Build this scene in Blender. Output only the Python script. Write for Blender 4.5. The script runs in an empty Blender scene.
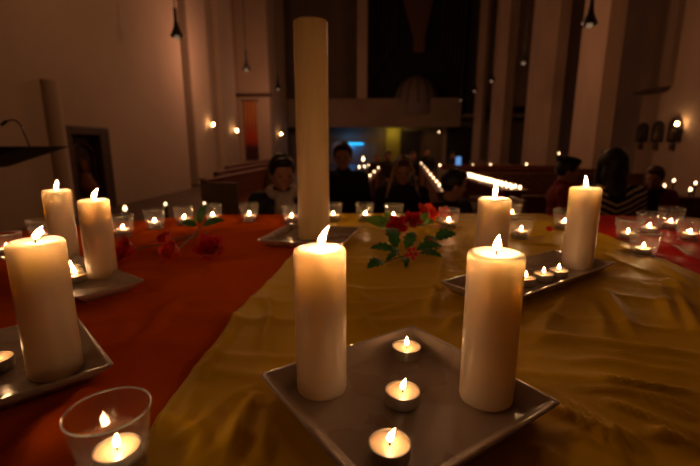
import bpy, bmesh, math, random
from mathutils import Vector, Matrix, noise, Euler
random.seed(7)
S = bpy.context.scene
COL = S.collection
R = math.radians
PI = math.pi

# ------------------------------------------------------------------ frames
F = 414.0                      # focal length in pixels of the 700 px wide frame
TILT = R(12)
CAMZ = 1.285
T = 1.0                        # height of the cloth on the altar table
YAW = math.atan(28 / F / (math.cos(TILT) + 88 / F * math.sin(TILT)))

def ray(x, y):
    u = (x - 350) / F; v = (233 - y) / F
    return Vector((u, math.cos(TILT) + v * math.sin(TILT), -math.sin(TILT) + v * math.cos(TILT)))
def tab(x, y, z=0.0):          # point at height z above the table cloth
    d = ray(x, y); k = (z + T - CAMZ) / d.z
    return (d.x * k, d.y * k)
def cray(x, y):                # viewing direction in the nave's frame (a across, b along)
    d = ray(x, y); c, s = math.cos(YAW), math.sin(YAW)
    return Vector((d.x * c - d.y * s, d.x * s + d.y * c, d.z))
def onA(x, y, a):
    d = cray(x, y); k = a / d.x; return (a, d.y * k, CAMZ + d.z * k)
def onB(x, y, b):
    d = cray(x, y); k = b / d.y; return (d.x * k, b, CAMZ + d.z * k)
def onZ(x, y, z):
    d = cray(x, y); k = (z - CAMZ) / d.z; return (d.x * k, d.y * k, z)
def W(a, b, z=0.0):            # nave frame to world
    c, s = math.cos(YAW), math.sin(YAW)
    return (a * c + b * s, -a * s + b * c, z)

# ------------------------------------------------------------------ materials
def mat(name, base=(0.5, 0.5, 0.5), rough=0.5, metal=0.0, sss=None, sheen=0.0, coat=0.0, spec=0.5, emit=None, es=0.0):
    m = bpy.data.materials.new(name); m.use_nodes = True
    b = m.node_tree.nodes['Principled BSDF']
    b.inputs['Base Color'].default_value = (*base, 1)
    if sss: b.subsurface_method = 'BURLEY'
    b.inputs['Roughness'].default_value = rough
    b.inputs['Metallic'].default_value = metal
    b.inputs['Specular IOR Level'].default_value = spec
    if sss:
        b.inputs['Subsurface Weight'].default_value = sss[0]
        b.inputs['Subsurface Radius'].default_value = sss[1]
        b.inputs['Subsurface Scale'].default_value = sss[2]
    if sheen:
        b.inputs['Sheen Weight'].default_value = sheen
        b.inputs['Sheen Roughness'].default_value = 0.4
        b.inputs['Sheen Tint'].default_value = (*[min(1, c * 2.0) for c in base], 1)
    if coat:
        b.inputs['Coat Weight'].default_value = coat
        b.inputs['Coat Roughness'].default_value = 0.06
    if emit:
        b.inputs['Emission Color'].default_value = (*emit, 1)
        b.inputs['Emission Strength'].default_value = es
    return m

def vary(m, c1, c2, scale=5, detail=4, stretch=(1, 1, 1), bump=0.0, bscale=None, dist=0.02, rough=None):
    nt = m.node_tree; N, L = nt.nodes, nt.links
    b = N['Principled BSDF']
    tc = N.new('ShaderNodeTexCoord'); mp = N.new('ShaderNodeMapping')
    mp.inputs['Scale'].default_value = stretch
    L.new(tc.outputs['Object'], mp.inputs['Vector'])
    n = N.new('ShaderNodeTexNoise'); n.inputs['Scale'].default_value = scale; n.inputs['Detail'].default_value = detail
    L.new(mp.outputs[0], n.inputs['Vector'])
    cr = N.new('ShaderNodeValToRGB')
    cr.color_ramp.elements[0].color = (*c1, 1); cr.color_ramp.elements[1].color = (*c2, 1)
    cr.color_ramp.elements[0].position = 0.3; cr.color_ramp.elements[1].position = 0.7
    L.new(n.outputs['Fac'], cr.inputs['Fac']); L.new(cr.outputs[0], b.inputs['Base Color'])
    if bump:
        n2 = N.new('ShaderNodeTexNoise'); n2.inputs['Scale'].default_value = bscale or scale * 6
        n2.inputs['Detail'].default_value = 5
        L.new(mp.outputs[0], n2.inputs['Vector'])
        bp = N.new('ShaderNodeBump'); bp.inputs['Strength'].default_value = bump; bp.inputs['Distance'].default_value = dist
        L.new(n2.outputs['Fac'], bp.inputs['Height']); L.new(bp.outputs[0], b.inputs['Normal'])
    if rough:
        mr = N.new('ShaderNodeMapRange'); mr.inputs['To Min'].default_value = rough[0]; mr.inputs['To Max'].default_value = rough[1]
        L.new(n.outputs['Fac'], mr.inputs['Value']); L.new(mr.outputs[0], b.inputs['Roughness'])
    return m

def emis(name, col, st):
    m = bpy.data.materials.new(name); m.use_nodes = True
    nt = m.node_tree; nt.nodes.clear()
    e = nt.nodes.new('ShaderNodeEmission'); o = nt.nodes.new('ShaderNodeOutputMaterial')
    e.inputs[0].default_value = (*col, 1); e.inputs[1].default_value = st
    nt.links.new(e.outputs[0], o.inputs[0]); return m

def thin_glass(name, tint=(0.96, 0.97, 0.97), refl=1.0, haze=0.02):
    m = bpy.data.materials.new(name); m.use_nodes = True
    nt = m.node_tree; nt.nodes.clear(); N, L = nt.nodes, nt.links
    t = N.new('ShaderNodeBsdfTransparent'); t.inputs[0].default_value = (*tint, 1)
    g = N.new('ShaderNodeBsdfGlossy'); g.inputs['Roughness'].default_value = 0.05
    lw = N.new('ShaderNodeLayerWeight'); lw.inputs['Blend'].default_value = 0.5
    pw = N.new('ShaderNodeMath'); pw.operation = 'POWER'; pw.inputs[1].default_value = 4.0
    mul = N.new('ShaderNodeMath'); mul.operation = 'MULTIPLY_ADD'; mul.inputs[1].default_value = 0.6; mul.inputs[2].default_value = 0.055 * refl
    mul.use_clamp = True; L.new(lw.outputs['Facing'], pw.inputs[0])
    mx = N.new('ShaderNodeMixShader'); o = N.new('ShaderNodeOutputMaterial')
    L.new(pw.outputs[0], mul.inputs[0]); L.new(mul.outputs[0], mx.inputs[0])
    tr = N.new('ShaderNodeBsdfTranslucent'); tr.inputs[0].default_value = (0.9, 0.88, 0.84, 1)
    m2 = N.new('ShaderNodeMixShader'); m2.inputs[0].default_value = haze
    L.new(t.outputs[0], m2.inputs[1]); L.new(tr.outputs[0], m2.inputs[2])
    L.new(m2.outputs[0], mx.inputs[1]); L.new(g.outputs[0], mx.inputs[2]); L.new(mx.outputs[0], o.inputs[0])
    return m

M = {}
FL = (1.0, 0.53, 0.23)
M['flame'] = emis('candle_flame', FL, 210)
M['flame_small'] = emis('tealight_flame', FL, 30)
M['flame_cup'] = emis('votive_flame', FL, 140)
M['flame_near'] = emis('near_votive_flame', FL, 65)
M['flame_far'] = emis('distant_flame', (1.0, 0.6, 0.3), 6)
M['flame_band'] = emis('distant_flame_row', (1.0, 0.65, 0.34), 13)
M['lamp_glow'] = emis('wall_lamp_glow', (1.0, 0.55, 0.22), 28)
M['bulb'] = emis('pendant_bulb', (1.0, 0.6, 0.35), 0.12)
M['wax'] = mat('ivory_wax', (0.63, 0.50, 0.36), 0.38, sss=(1.0, (1.0, 0.72, 0.44), 0.09), spec=0.5)
M['wax_old'] = vary(mat('aged_wax', (0.8, 0.66, 0.42), 0.42, sss=(0.6, (1.0, 0.5, 0.2), 0.012)), (0.72, 0.51, 0.23), (0.78, 0.57, 0.29), 6, 3, (6, 6, 0.8), 0.25, 14, 0.01)
M['wax_tea'] = mat('tealight_wax', (0.7, 0.5, 0.32), 0.3, sss=(0.6, (1.0, 0.5, 0.2), 0.01))
M['wick'] = mat('charred_wick', (0.02, 0.015, 0.01), 0.9)
M['tin'] = mat('tealight_tin', (0.5, 0.46, 0.42), 0.35, 0.85)
M['glass'] = thin_glass('clear_glass')
M['glass_rim'] = thin_glass('thick_glass_rim', (0.92, 0.92, 0.9), 4.0, 0.4)
M['glass_frost'] = mat('frosted_glass', (0.85, 0.8, 0.75), 0.4, sss=(1.0, (1, 0.7, 0.5), 0.02))
M['tray'] = vary(mat('grey_glazed_ceramic', (0.30, 0.24, 0.19), 0.25, coat=0.3), (0.38, 0.295, 0.235), (0.44, 0.345, 0.275), 9, 4, rough=(0.2, 0.36))
M['tray_pale'] = vary(mat('pale_glazed_ceramic', (0.45, 0.4, 0.34), 0.25, coat=0.35), (0.52, 0.43, 0.36), (0.60, 0.50, 0.42), 9, 4, rough=(0.18, 0.34))
M['yellow'] = vary(mat('mustard_satin', (0.5, 0.26, 0.03), 0.5, spec=0.06), (0.80, 0.49, 0.005), (0.92, 0.585, 0.008), 3, 3, (1, 1, 1), 0.25, 60, 0.003, rough=(0.42, 0.55))
M['orange'] = vary(mat('orange_red_cloth', (0.62, 0.07, 0.014), 0.6, spec=0.0), (0.70, 0.098, 0.004), (0.82, 0.135, 0.006), 2.5, 3, (1, 1, 1), 0.25, 60, 0.003, rough=(0.5, 0.62))
M['red'] = vary(mat('crimson_cloth', (0.6, 0.02, 0.02), 0.55, spec=0.03), (0.72, 0.02, 0.018), (0.85, 0.035, 0.03), 3, 3, (1, 1, 1), 0.25, 60, 0.003)
M['rose'] = vary(mat('red_petal', (0.75, 0.03, 0.02), 0.6, spec=.2), (0.5, 0.01, 0.012), (0.62, 0.025, 0.018), 30, 2)
M['rose_orange'] = vary(mat('orange_red_petal', (0.85, 0.1, 0.03), 0.5, sss=(0.3, (1, 0.2, 0.1), 0.004)), (0.65, 0.03, 0.012), (0.8, 0.07, 0.02), 30, 2)
M['stem'] = mat('rose_stem', (0.12, 0.1, 0.03), 0.6)
M['leaf'] = vary(mat('glossy_holly_leaf', (0.03, 0.12, 0.02), 0.45, spec=.3), (0.022, 0.10, 0.015), (0.055, 0.18, 0.03), 25, 3)
M['leaf_pale'] = vary(mat('fresh_green_leaf', (0.12, 0.3, 0.04), 0.45), (0.16, 0.40, 0.04), (0.26, 0.52, 0.07), 25, 3)
M['berry'] = mat('red_berry', (0.65, 0.02, 0.03), 0.3)
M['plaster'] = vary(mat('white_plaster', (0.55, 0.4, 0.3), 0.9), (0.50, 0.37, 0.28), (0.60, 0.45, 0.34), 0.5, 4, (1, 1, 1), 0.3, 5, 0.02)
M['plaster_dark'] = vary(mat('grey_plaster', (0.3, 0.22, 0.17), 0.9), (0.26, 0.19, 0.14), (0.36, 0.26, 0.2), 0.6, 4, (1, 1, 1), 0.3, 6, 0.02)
M['stone'] = vary(mat('column_stone', (0.5, 0.36, 0.27), 0.85), (0.44, 0.32, 0.24), (0.58, 0.42, 0.32), 1.2, 5, (1, 1, 0.4), 0.3, 8, 0.02)
M['floor'] = vary(mat('dark_stone_floor', (0.12, 0.08, 0.06), 0.45), (0.09, 0.06, 0.045), (0.16, 0.11, 0.08), 1.5, 4)
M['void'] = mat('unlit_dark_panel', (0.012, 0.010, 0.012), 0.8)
M['wood'] = vary(mat('red_brown_wood', (0.24, 0.085, 0.035), 0.6, spec=0.2), (0.17, 0.055, 0.022), (0.30, 0.11, 0.045), 3, 4, (6, 1, 6), 0.2, 20, 0.005)
M['wood_pale'] = vary(mat('pale_brown_wood', (0.3, 0.19, 0.1), 0.5), (0.26, 0.16, 0.08), (0.36, 0.23, 0.12), 3, 4, (1, 1, 6), 0.2, 20, 0.005)
M['wood_dark'] = vary(mat('dark_wood', (0.07, 0.035, 0.02), 0.5), (0.05, 0.025, 0.014), (0.10, 0.05, 0.03), 3, 4, (1, 1, 6))
M['black'] = mat('black_metal', (0.012, 0.011, 0.011), 0.4)
M['skin'] = mat('skin', (0.55, 0.27, 0.17), 0.55, sss=(0.3, (1, 0.3, 0.15), 0.01))
M['hair_dark'] = mat('dark_hair', (0.018, 0.012, 0.009), 0.5)
M['hair_brown'] = mat('brown_hair', (0.10, 0.045, 0.02), 0.5)
M['hair_blond'] = mat('dark_blond_hair', (0.30, 0.17, 0.08), 0.5)
M['navy'] = mat('navy_jacket', (0.012, 0.016, 0.035), 0.7)
M['blackcloth'] = mat('black_wool', (0.012, 0.011, 0.012), 0.85)
M['greycloth'] = mat('pale_grey_knit', (0.65, 0.56, 0.5), 0.85)
M['redcloth'] = mat('dark_red_jacket', (0.30, 0.022, 0.016), 0.8)
M['browncloth'] = mat('brown_coat', (0.07, 0.035, 0.02), 0.85)
M['cream'] = mat('cream_trim', (0.62, 0.42, 0.24), 0.8)
M['jeans'] = mat('dark_trousers', (0.015, 0.017, 0.025), 0.85)

def stripes():
    m = mat('striped_knit', (0.3, 0.3, 0.3), 0.85)
    nt = m.node_tree; N, L = nt.nodes, nt.links
    tc = N.new('ShaderNodeTexCoord'); sp = N.new('ShaderNodeSeparateXYZ')
    L.new(tc.outputs['Object'], sp.inputs[0])
    n = N.new('ShaderNodeTexNoise'); n.inputs['Scale'].default_value = 5; L.new(tc.outputs['Object'], n.inputs['Vector'])
    ab = N.new('ShaderNodeMath'); ab.operation = 'ABSOLUTE'; L.new(sp.outputs['X'], ab.inputs[0])
    a = N.new('ShaderNodeMath'); a.operation = 'MULTIPLY_ADD'; a.inputs[1].default_value = -0.45
    L.new(ab.outputs[0], a.inputs[0]); L.new(sp.outputs['Z'], a.inputs[2])
    c = N.new('ShaderNodeMath'); c.operation = 'MULTIPLY_ADD'; c.inputs[1].default_value = 0.0046
    L.new(n.outputs['Fac'], c.inputs[0]); L.new(a.outputs[0], c.inputs[2])
    d = N.new('ShaderNodeMath'); d.operation = 'MULTIPLY'; d.inputs[1].default_value = 2 * PI / 0.042
    L.new(c.outputs[0], d.inputs[0])
    s = N.new('ShaderNodeMath'); s.operation = 'SINE'; L.new(d.outputs[0], s.inputs[0])
    cr = N.new('ShaderNodeValToRGB'); cr.color_ramp.interpolation = 'CONSTANT'
    cr.color_ramp.elements[0].color = (0.012, 0.011, 0.011, 1); cr.color_ramp.elements[1].color = (0.8, 0.68, 0.55, 1)
    cr.color_ramp.elements[1].position = 0.3
    mr = N.new('ShaderNodeMapRange'); mr.inputs['From Min'].default_value = -1
    L.new(s.outputs[0], mr.inputs['Value']); L.new(mr.outputs[0], cr.inputs['Fac'])
    cr.color_ramp.elements[1].position = 0.62
    L.new(cr.outputs[0], N['Principled BSDF'].inputs['Base Color'])
    return m
M['stripes'] = stripes()

def banner_mat():
    m = mat('printed_banner', (0.5, 0.1, 0.03), 0.8)
    nt = m.node_tree; N, L = nt.nodes, nt.links
    tc = N.new('ShaderNodeTexCoord'); sp = N.new('ShaderNodeSeparateXYZ'); L.new(tc.outputs['Generated'], sp.inputs[0])
    n = N.new('ShaderNodeTexNoise'); n.inputs['Scale'].default_value = 4; L.new(tc.outputs['Generated'], n.inputs['Vector'])
    a = N.new('ShaderNodeMath'); a.operation = 'MULTIPLY_ADD'; a.inputs[1].default_value = 0.22
    L.new(n.outputs['Fac'], a.inputs[0]); L.new(sp.outputs['Z'], a.inputs[2])
    cr = N.new('ShaderNodeValToRGB'); e = cr.color_ramp.elements
    e[0].position = 0.1; e[0].color = (0.06, 0.02, 0.03, 1); e[1].position = 1.1 if False else 1.0; e[1].color = (0.55, 0.22, 0.07, 1)
    for p, c in ((0.34, (0.08, 0.02, 0.03)), (0.4, (0.5, 0.05, 0.015)), (0.58, (0.6, 0.08, 0.02)), (0.66, (0.5, 0.12, 0.05)), (0.8, (0.6, 0.2, 0.06))):
        k = e.new(p); k.color = (*c, 1)
    L.new(a.outputs[0], cr.inputs['Fac']); L.new(cr.outputs[0], N['Principled BSDF'].inputs['Base Color'])
    return m
M['banner'] = banner_mat()

# ------------------------------------------------------------------ object helpers
def link(name, me, m=None, parent=None, loc=None, rz=None):
    o = bpy.data.objects.new(name, me); COL.objects.link(o)
    if m is not None and me is not None: me.materials.append(m)
    if parent is not None: o.parent = parent
    if loc is not None: o.location = loc
    if rz is not None: o.rotation_euler = (0, 0, rz)
    return o
def tag(o, label=None, cat=None, group=None, kind=None):
    if label: o['label'] = label
    if cat: o['category'] = cat
    if group: o['group'] = group
    if kind: o['kind'] = kind
    return o
def thing(name, label, cat, loc=(0, 0, 0), rz=0, group=None):
    o = link(name, None, loc=loc, rz=rz); o.empty_display_size = 0.05
    return tag(o, label, cat, group)

class MB:
    def __init__(s): s.v = []; s.f = []
    def add(s, vs, fs):
        k = len(s.v); s.v += [tuple(v) for v in vs]; s.f += [tuple(i + k for i in f) for f in fs]; return s
    def box(s, x0, x1, y0, y1, z0, z1, mtx=None):
        vs = [Vector((x, y, z)) for x in (x0, x1) for y in (y0, y1) for z in (z0, z1)]
        if mtx is not None: vs = [mtx @ v for v in vs]
        return s.add(vs, [(0, 1, 3, 2), (4, 6, 7, 5), (0, 4, 5, 1), (2, 3, 7, 6), (0, 2, 6, 4), (1, 5, 7, 3)])
    def lathe(s, prof, n=32, c=(0, 0, 0), lean=None):
        vs = []; fs = []; rings = []
        for r, z in prof:
            if r < 1e-6: rings.append([len(vs)]); vs.append((c[0], c[1], c[2] + z))
            else:
                rings.append(list(range(len(vs), len(vs) + n)))
                for i in range(n):
                    t = 2 * PI * i / n; vs.append((c[0] + r * math.cos(t), c[1] + r * math.sin(t), c[2] + z))
        for A, B in zip(rings, rings[1:]):
            for i in range(n):
                j = (i + 1) % n
                if len(A) == 1 and len(B) == 1: break
                if len(A) == 1: fs.append((A[0], B[j], B[i]))
                elif len(B) == 1: fs.append((A[i], A[j], B[0]))
                else: fs.append((A[i], A[j], B[j], B[i]))
        if lean: vs = [lean(Vector(v)) for v in vs]
        return s.add(vs, fs)
    def tube(s, pts, rad, n=8, cap=True):
        pts = [Vector(p) for p in pts]
        if not isinstance(rad, (list, tuple)): rad = [rad] * len(pts)
        vs = []; fs = []
        up = Vector((0, 0, 1))
        for i, p in enumerate(pts):
            d = (pts[min(i + 1, len(pts) - 1)] - pts[max(i - 1, 0)]).normalized()
            a = d.cross(up) if abs(d.dot(up)) < 0.95 else d.cross(Vector((1, 0, 0)))
            a.normalize(); b = a.cross(d)
            for k in range(n):
                t = 2 * PI * k / n; vs.append(p + rad[i] * (math.cos(t) * a + math.sin(t) * b))
        for i in range(len(pts) - 1):
            for k in range(n):
                j = (k + 1) % n; fs.append((i * n + k, i * n + j, (i + 1) * n + j, (i + 1) * n + k))
        if cap: fs.append(tuple(range(n))[::-1]); fs.append(tuple(range((len(pts) - 1) * n, len(pts) * n)))
        return s.add(vs, fs)
    def ell(s, c, r, n=20, m=12, mtx=None):
        prof = [(math.sin(PI * i / m), -math.cos(PI * i / m)) for i in range(m + 1)]
        prof[0] = (0, -1); prof[-1] = (0, 1)
        q = MB().lathe(prof, n)
        vs = [Vector((v[0] * r[0], v[1] * r[1], v[2] * r[2])) for v in q.v]
        if mtx is not None: vs = [mtx @ v for v in vs]
        return s.add([v + Vector(c) for v in vs], q.f)
    def cap(s, p, q, r1, r2, n=14):     # tapered capsule
        p, q = Vector(p), Vector(q); d = (q - p); L = d.length; rot = d.to_track_quat('Z', 'Y').to_matrix()
        prof = [(0, -r1)] + [(r1 * math.sin(t * PI / 10), -r1 * math.cos(t * PI / 10)) for t in range(1, 6)] + \
               [(r2 * math.cos(t * PI / 10), L + r2 * math.sin(t * PI / 10)) for t in range(0, 5)] + [(0, L + r2)]
        k = MB().lathe(prof, n)
        return s.add([rot @ Vector(v) + p for v in k.v], k.f)
    def mesh(s, name, smooth=True, angle=40):
        me = bpy.data.meshes.new(name); me.from_pydata([tuple(v) for v in s.v], [], s.f); me.validate(); me.update()
        bm = bmesh.new(); bm.from_mesh(me); bmesh.ops.recalc_face_normals(bm, faces=bm.faces)
        if smooth:
            for f in bm.faces: f.smooth = True
            for e in bm.edges:
                if len(e.link_faces) == 2 and e.calc_face_angle(0) > R(angle): e.smooth = False
        bm.to_mesh(me); bm.free()
        return me
    def obj(s, name, m, parent=None, loc=None, rz=None, smooth=True, angle=40, bevel=0):
        o = link(name, s.mesh(name, smooth, angle), m, parent, loc, rz)
        if bevel:
            b = o.modifiers.new('bevel', 'BEVEL'); b.width = bevel; b.segments = 2; b.limit_method = 'ANGLE'
        return o

def remesh(mb, name, m, voxel, parent=None, smooth_it=3):
    me = mb.mesh(name + '_src', smooth=False)
    o = bpy.data.objects.new('tmp', me); COL.objects.link(o)
    r = o.modifiers.new('r', 'REMESH'); r.mode = 'VOXEL'; r.voxel_size = voxel; r.use_smooth_shade = True
    sm = o.modifiers.new('s', 'SMOOTH'); sm.iterations = smooth_it; sm.factor = 0.5
    bpy.context.view_layer.update()
    ev = o.evaluated_get(bpy.context.evaluated_depsgraph_get())
    out = bpy.data.meshes.new_from_object(ev)
    out.name = name; out.materials.clear()
    bpy.data.objects.remove(o); bpy.data.meshes.remove(me)
    for p in out.polygons: p.use_smooth = True
    return link(name, out, m, parent)

def copy_tree(o, parent=None):
    c = o.copy(); COL.objects.link(c)
    if parent is not None: c.parent = parent
    for ch in list(o.children): copy_tree(ch, c)
    return c

def struct(name, mb, m, church=True, **kw):
    o = mb.obj(name, m, rz=(-YAW if church else 0), smooth=False, **kw)
    o['kind'] = 'structure'; return o

# ------------------------------------------------------------------ camera
cam = bpy.data.cameras.new('camera'); co = bpy.data.objects.new('camera', cam); COL.objects.link(co)
co.location = (0, 0, CAMZ); co.rotation_euler = (R(90) - TILT, 0, 0)
cam.lens = 36 * F / 700; cam.sensor_width = 36; cam.clip_start = 0.01
cam.dof.use_dof = True; cam.dof.focus_distance = 0.55; cam.dof.aperture_fstop = 4.3
S.camera = co

# ------------------------------------------------------------------ church
AL, AR, BB = -5.6, 8.0, 28.0
HC = 12.0
struct('floor', MB().box(-9, 12, -4, 32, -0.1, 0), M['floor'])
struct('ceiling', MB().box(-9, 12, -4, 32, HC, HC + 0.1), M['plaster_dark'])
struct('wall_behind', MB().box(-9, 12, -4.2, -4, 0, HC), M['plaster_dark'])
b_edge = onA(188, 145, AL)[1]
# left wall with a recess for the niche
n0 = onA(70, 160, AL)[1]; n1 = onA(112, 160, AL)[1]; nz = onA(90, 127, AL)[2]
wl = MB()
wl.box(AL - 0.3, AL, -4, n0, 0, HC); wl.box(AL - 0.3, AL, n1, b_edge, 0, HC); wl.box(AL - 0.3, AL, n0, n1, nz, HC)
struct('wall_left', wl, M['plaster'])
tn = thing('carved_niche', 'dark arched wooden niche with a carved figure set in the left church wall', 'niche', W(AL, (n0 + n1) / 2, 0), -YAW)
hw = (n1 - n0) / 2 - 0.01
nb = MB().box(-0.28, -0.24, -hw, hw, 0, nz - 0.01); nb.obj('back_panel', M['wood_dark'], tn, smooth=False)
fr = MB().box(-0.24, 0.0, -hw, -hw + 0.12, 0, nz - 0.01).box(-0.24, 0.0, hw - 0.28, hw, 0, nz - 0.01).box(-0.24, 0, -hw + 0.12, hw - 0.28, nz - 0.15, nz - 0.01)
fr.obj('frame', M['wood_dark'], tn, smooth=False, bevel=0.01)
ar = MB()
pts = [(-0.2, -0.33, 0.2), (-0.2, -0.33, nz - 0.6)] + [(-0.2, -0.33 * math.cos(t * PI / 8), nz - 0.6 + 0.3 * math.sin(t * PI / 8)) for t in range(1, 8)] + [(-0.2, 0.33, nz - 0.6), (-0.2, 0.33, 0.2)]
ar.tube(pts, 0.04, 6).obj('arch', M['wood_dark'], tn)
fg = MB().ell((-0.2, 0, nz - 0.75), (0.06, 0.1, 0.13)).cap((-0.2, 0, 0.5), (-0.2, 0, nz - 1.0), 0.2, 0.13)
fg.obj('figure', M['wood'], tn)
# shallow half column on the near wall
p0 = onA(57, 150, AL)[1]
zt = onA(55, 82, AL)[2]
struct('trim_1', MB().lathe([(0, 0), (.16, 0), (.16, zt), (0, zt)], 24, (AL, p0, 0)), M['plaster'])
# stepped pilasters and recessed bays on the left
AL2 = -7.25
struct('wall_left_recess', MB().box(AL2 - 0.3, AL2, b_edge - 0.6, 32, 0, HC), M['plaster'])
struct('trim_2', MB().box(AL - 1.3, AL - 0.35, b_edge, b_edge + 0.12, 0, HC), M['plaster_dark'])
def bb(x, a): return onA(x, 145, a)[1]
struct('trim_3', MB().box(AL2, AL - 0.1, bb(197, AL - 0.1), bb(214, AL - 0.1), 0, HC), M['plaster'], bevel=0.06)
struct('trim_4', MB().box(AL2, AL - 0.5, bb(214, AL - 0.1), bb(221, AL - 0.5), 0, HC), M['plaster'])
struct('trim_5', MB().box(AL2, AL - 0.3, bb(225, AL - 0.3), bb(238, AL - 0.3), 0, HC), M['plaster'], bevel=0.06)
struct('trim_6', MB().box(AL2, AL, bb(271, AL), bb(288, AL), 0, HC), M['plaster'], bevel=0.06)
z_l = onB(248, 97, bb(271, AL))[2]
struct('trim_7', MB().box(AL2, AL + 0.15, bb(271, AL) - .25, bb(271, AL), z_l, z_l + 0.15), M['wood_dark'])
# back wall with gallery
GZ1, GZ0 = onB(420, 98, 27)[2], onB(420, 127, 27)[2]
xr = onB(474, 50, 30)[0]; xl = onB(366, 50, 30)[0]
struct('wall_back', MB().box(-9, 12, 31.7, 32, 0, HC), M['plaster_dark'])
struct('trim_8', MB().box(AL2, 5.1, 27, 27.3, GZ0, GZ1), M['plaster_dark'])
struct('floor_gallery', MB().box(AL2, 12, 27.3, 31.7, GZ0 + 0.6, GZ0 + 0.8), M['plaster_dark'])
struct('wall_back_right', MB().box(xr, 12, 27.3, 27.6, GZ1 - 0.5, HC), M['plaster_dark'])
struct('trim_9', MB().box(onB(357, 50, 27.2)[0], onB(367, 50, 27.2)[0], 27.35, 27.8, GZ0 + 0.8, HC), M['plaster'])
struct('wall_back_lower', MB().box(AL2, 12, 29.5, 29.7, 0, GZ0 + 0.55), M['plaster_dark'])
# doors / panels below the gallery
def on29(x0, x1, y0, y1, name, m, dz=0.0):
    A = onB(x0, y0, 29.4); B = onB(x1, y1, 29.4)
    return struct(name, MB().box(A[0], B[0], 29.35 - dz, 29.5, max(0, B[2]), min(A[2], GZ0 + 0.5)), m)
M['door_pale'] = mat('grey_green_door', (0.35, 0.33, 0.33), 0.6)
M['door_yellow'] = mat('yellow_green_panel', (0.5, 0.4, 0.06), 0.7)
M['door_dark'] = mat('dark_door', (0.03, 0.02, 0.02), 0.6)
on29(331, 376, 142, 190, 'door_1', M['door_pale'])
on29(386, 400, 128, 190, 'door_2', M['door_yellow'])
on29(400, 418, 131, 190, 'door_3', M['door_dark'])
on29(447, 470, 127, 190, 'door_4', M['door_dark'], 0.02)
on29(444, 447, 125, 190, 'trim_10', M['plaster'])
on29(471, 474, 125, 190, 'trim_11', M['plaster'])
# organ
og = thing('pipe_organ', 'dark pipe organ above the gallery parapet at the far end', 'organ', W(0, 29, 0), -YAW)
x0 = onB(368, 50, 29)[0]; x1 = onB(472, 50, 29)[0]
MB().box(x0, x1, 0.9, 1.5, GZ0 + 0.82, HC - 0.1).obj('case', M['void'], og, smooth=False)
M['pipe'] = mat('dull_organ_pipe', (0.05, 0.026, 0.026), 0.5, 0.3)
M['pipe_b'] = mat('brown_organ_front', (0.16, 0.07, 0.035), 0.5)
for i in range(6):
    for sgn, xx in ((0, x0 + 0.4 + i * 0.28), (1, x1 - 0.4 - i * 0.28)):
        MB().lathe([(0, GZ1 + 1.2 + 0.35 * i), (0.10, GZ1 + 1.9 + 0.35 * i), (0.11, HC - 0.3), (0, HC - 0.3)], 10, (xx, 0.6, 0)).obj('pipe', M['pipe'], og)
c0 = onB(403, 0, 29); c1 = onB(432, 0, 29); c2 = onB(413, 52, 29); c3 = onB(425, 52, 29)
q = MB(); yy0, yy1 = 0.1, 0.5
zt2 = c0[2] + 1.0
q.add([(c0[0] - .3, yy0, zt2), (c1[0] + .3, yy0, zt2), (c3[0], yy0, c2[2] + .9), (c3[0], yy0, c2[2]), (c2[0], yy0, c2[2]), (c2[0], yy0, c2[2] + .9),
       (c0[0] - .3, yy1, zt2), (c1[0] + .3, yy1, zt2), (c3[0], yy1, c2[2] + .9), (c3[0], yy1, c2[2]), (c2[0], yy1, c2[2]), (c2[0], yy1, c2[2] + .9)],
      [(0, 1, 2, 3, 4, 5), (11, 10, 9, 8, 7, 6), (0, 6, 7, 1), (1, 7, 8, 2), (2, 8, 9, 3), (3, 9, 10, 4), (4, 10, 11, 5), (5, 11, 6, 0)])
q.obj('centre_front', M['pipe_b'], og, smooth=False, bevel=0.04)
dc = onB(416, 97, 28.2)
dm = thing('ribbed_dome', 'grey ribbed half dome standing on the gallery parapet below the organ', 'dome', W(dc[0], dc[1], GZ0 + 0.8), -YAW)
rr = 1.45; bz = GZ1 - GZ0 - 0.8 - 0.3
M['dome'] = mat('dusty_grey_cover', (0.22, 0.17, 0.15), 0.7)
MB().lathe([(rr, 0), (rr, bz)] + [(rr * math.cos(t * PI / 16), bz + 1.25 * rr * math.sin(t * PI / 16)) for t in range(1, 8)] + [(0, bz + 1.25 * rr)], 32).obj('shell', M['dome'], dm)
for i in range(7):
    t = PI + PI * (i + 0.5) / 7
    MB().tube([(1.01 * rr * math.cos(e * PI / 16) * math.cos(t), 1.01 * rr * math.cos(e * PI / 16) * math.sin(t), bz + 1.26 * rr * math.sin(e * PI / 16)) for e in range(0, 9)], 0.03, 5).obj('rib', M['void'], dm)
rl = onB(423, 92, 26.6)
M['redlamp'] = emis('red_lamp', (1.0, 0.03, 0.02), 0.25)
o = MB().ell((0, 0, 0.2), (0.14, 0.1, 0.3)).lathe([(0, -0.1), (0.12, -0.1), (0.12, -0.05), (0, -0.05)], 12).obj('red_lamp', M['redlamp'], None, W(rl[0], 27.1, GZ1 + 0.1), -YAW)
tag(o, 'small dim red lamp on the gallery parapet in front of the dome', 'lamp')
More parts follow.
